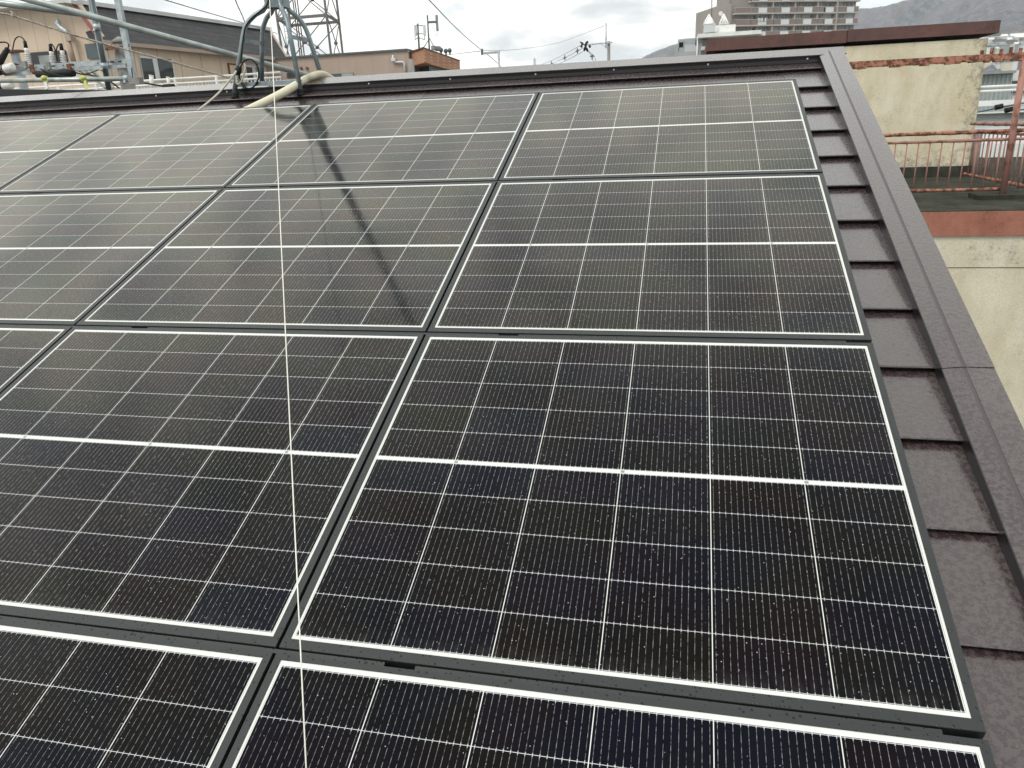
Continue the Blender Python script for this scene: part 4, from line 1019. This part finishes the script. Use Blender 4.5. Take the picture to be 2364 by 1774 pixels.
b=channel((xs,YP-.1,zc-.33),(xs-.02,YP-.1,at(36,122,YP-.1).z),.12,.06);b.build('bracket_channel',M['galv'],up)
b=MB();b.box((xs-.13,YP-.2,at(36,122,YP-.1).z),(xs+.17,YP-.05,at(36,122,YP-.1).z+.03));b.box((xs-.1,YP-.35,zc+.05),(xs+.18,YP-.25,zc+.075));b.build('rusty_plate',M['rust'],up)
for xx,yy in ((186,200),(200,214)):
    pass
b=MB();b.beam(at(184,153,YP-.2),at(243,204,YP-.6),.03,.03);b.beam(at(198,153,YP-.2),at(262,204,YP-.6),.03,.03);b.build('brace',M['pipe'],up)
b=MB()
for s in (-1,1): b.box((p.x-.16,YP-.13+.0,zc+.03*s-.02),(p.x+.16,YP-.12,zc+.03*s+.02))
b.ball(at(248,112,YP-.15),.035,1,6);b.ball(at(293,112,YP-.15),.035,1,6);b.ball(at(262,108,YP-.15),.03,1,6);b.box((at(246,112,YP).x,YP-.17,at(246,119,YP).z),(at(298,112,YP).x,YP-.13,at(246,113,YP).z))
b.build('pole_band',M['rust'],up)
def insul(x,y0,y1,lean,loop,Y=YP-.25):
    base=at(x+lean,y1,Y);topp=at(x,y0,Y);L=topp-base
    b=MB();pts=[];rr=[];n=6
    for i in range(n):
        s=i/n*.72
        for ds,r_ in ((0,.018),(.04,.048),(.07,.048),(.1,.018)): pts.append(base+L*(s+ds*.9));rr.append(r_)
    pts+= [base+L*.74,base+L*.98,base+L];rr+=[.03,.032,.02]
    b.tube(pts,rr,14);o=b.build('insulator',M['ceramic'],up);h_=sub(o,up)
    b=MB();u_=L.normalized();b.tube([topp-u_*.0,topp+u_*.10],[.030,.022],10);b.build('cap',M['black'],h_)
    b=MB();P=[topp+u_*.08]+[at(q[0],q[1],Y) for q in loop];b.tube(smooth(P),.009,6);b.build('lead',M['black'],h_)
insul(60,111,150,7,[(54,90),(44,85),(34,93),(29,117)])
insul(118,119,148,4,[(113,106),(118,102),(124,108),(129,122),(133,141)])
insul(143,117,148,5,[(141,105),(136,103),(131,112),(130,128),(133,141)])
# horizontal boots at far left
YB=YP-.5
for (xa_,ya,xb_,yb,w0) in ((31,155,6,161,.055),(28,196,2,200,.05)):
    A1=at(xa_,ya,YB);B1=at(xb_,yb,YB);b=MB();pts=[];rr=[]
    for i in range(5):
        for ds,r_ in ((0,.035),(.3,w0+.012),(.6,w0+.012),(.9,.035)): pts.append(A1.lerp(B1,(i+ds)/5));rr.append(r_)
    b.tube(pts,rr,14);o=b.build('insulator',M['ceramic'],up)
    b=MB();b.tube([B1+(B1-A1)*-.25,B1,B1+(B1-A1)*1.2],[.06,.075,.07],12);b.build('cap',M['black'],sub(o,up))
b=MB();b.tube([at(-14,168,YB),at(2,140,YB),at(18,113,YB)],[.06,.05,.035],12)
b.tube(smooth([at(18,113,YB),at(20,104,YB),at(12,98,YB),at(-10,99,YB)]),.011,8);b.build('cable_boot',M['black'],up)
b=MB();b.tube([at(86,172,YP-.55),at(120,173,YP-.55),at(150,169,YP-.55),at(171,170,YP-.55)],[.05,.055,.065,.045],12);b.build('cable_boot',M['black'],up)
for xx in (79,109,128,138): 
    b=MB();b.ball(at(xx,166+(xx%3),YP-.5),.04,.9,7);b.build('bolt',M['rust'],up)
for k_,(xx,yy) in enumerate(((58,150),(74,158),(100,160),(112,152),(160,156))):
    b=MB();c=at(xx,yy,YP-.45);b.box(c-Vector((.03,.02,.05)),c+Vector((.03,.02,.05)));b.ball(c+Vector((.03,-.03,-.05)),.024,1,6);b.build('fitting',M[['conc','rust','galv'][k_%3]],up)
b=MB();b.tube(smooth(px([(95,160),(110,168),(140,176),(166,180),(200,196)],YP-.6)),.014,6);b.build('lead',M['black'],up)
b=MB();b.tube(smooth(px([(168,166),(190,172),(215,175),(250,186),(275,204)],YP-.5)),.012,6);b.tube(smooth(px([(165,158),(185,166),(200,171),(235,159)],YP-.4)),.007,6);b.build('lead',M['black'],up)
# rope
def ropem():
    m=mat('twisted_rope',(.50,.47,.40),.9,0,(.30,.22,.17),60,.45,.6,bmp=.8,bsc=140);return m
M['rope']=ropem()
P=smooth(px([(-60,15,3.8),(0,31,3.9),(30,37,3.95),(200,90,4.3),(400,144,4.8),(532,181,5.3),(572,195,5.5),(600,207,5.6)]),14)
b=MB()
for s in range(3):
    q=[]
    for i,p_ in enumerate(P):
        a=i*.9+s*2.094;q.append(p_+Vector((0,.0045*math.cos(a),.0045*math.sin(a))))
    b.tube(q,.0048,6)
rp_=tag(b.build('rope',M['rope']),'twisted beige rope with a knot, slung from the upper left down behind the ridge','rope')
b=MB();k=at(30,36,3.93);b.ball(k,.016,1.1,8);b.tube([k,k+Vector((-.012,0,.03)),k+Vector((.02,0,.012))],[.007,.009,.004],6)
o=b.build('knot',M['rope']);
o.location=Vector(o.location)-rp_.location;o.parent=rp_
for x in list(scene.objects):
    for k in ('_w',):
        if k in x.keys(): del x[k]
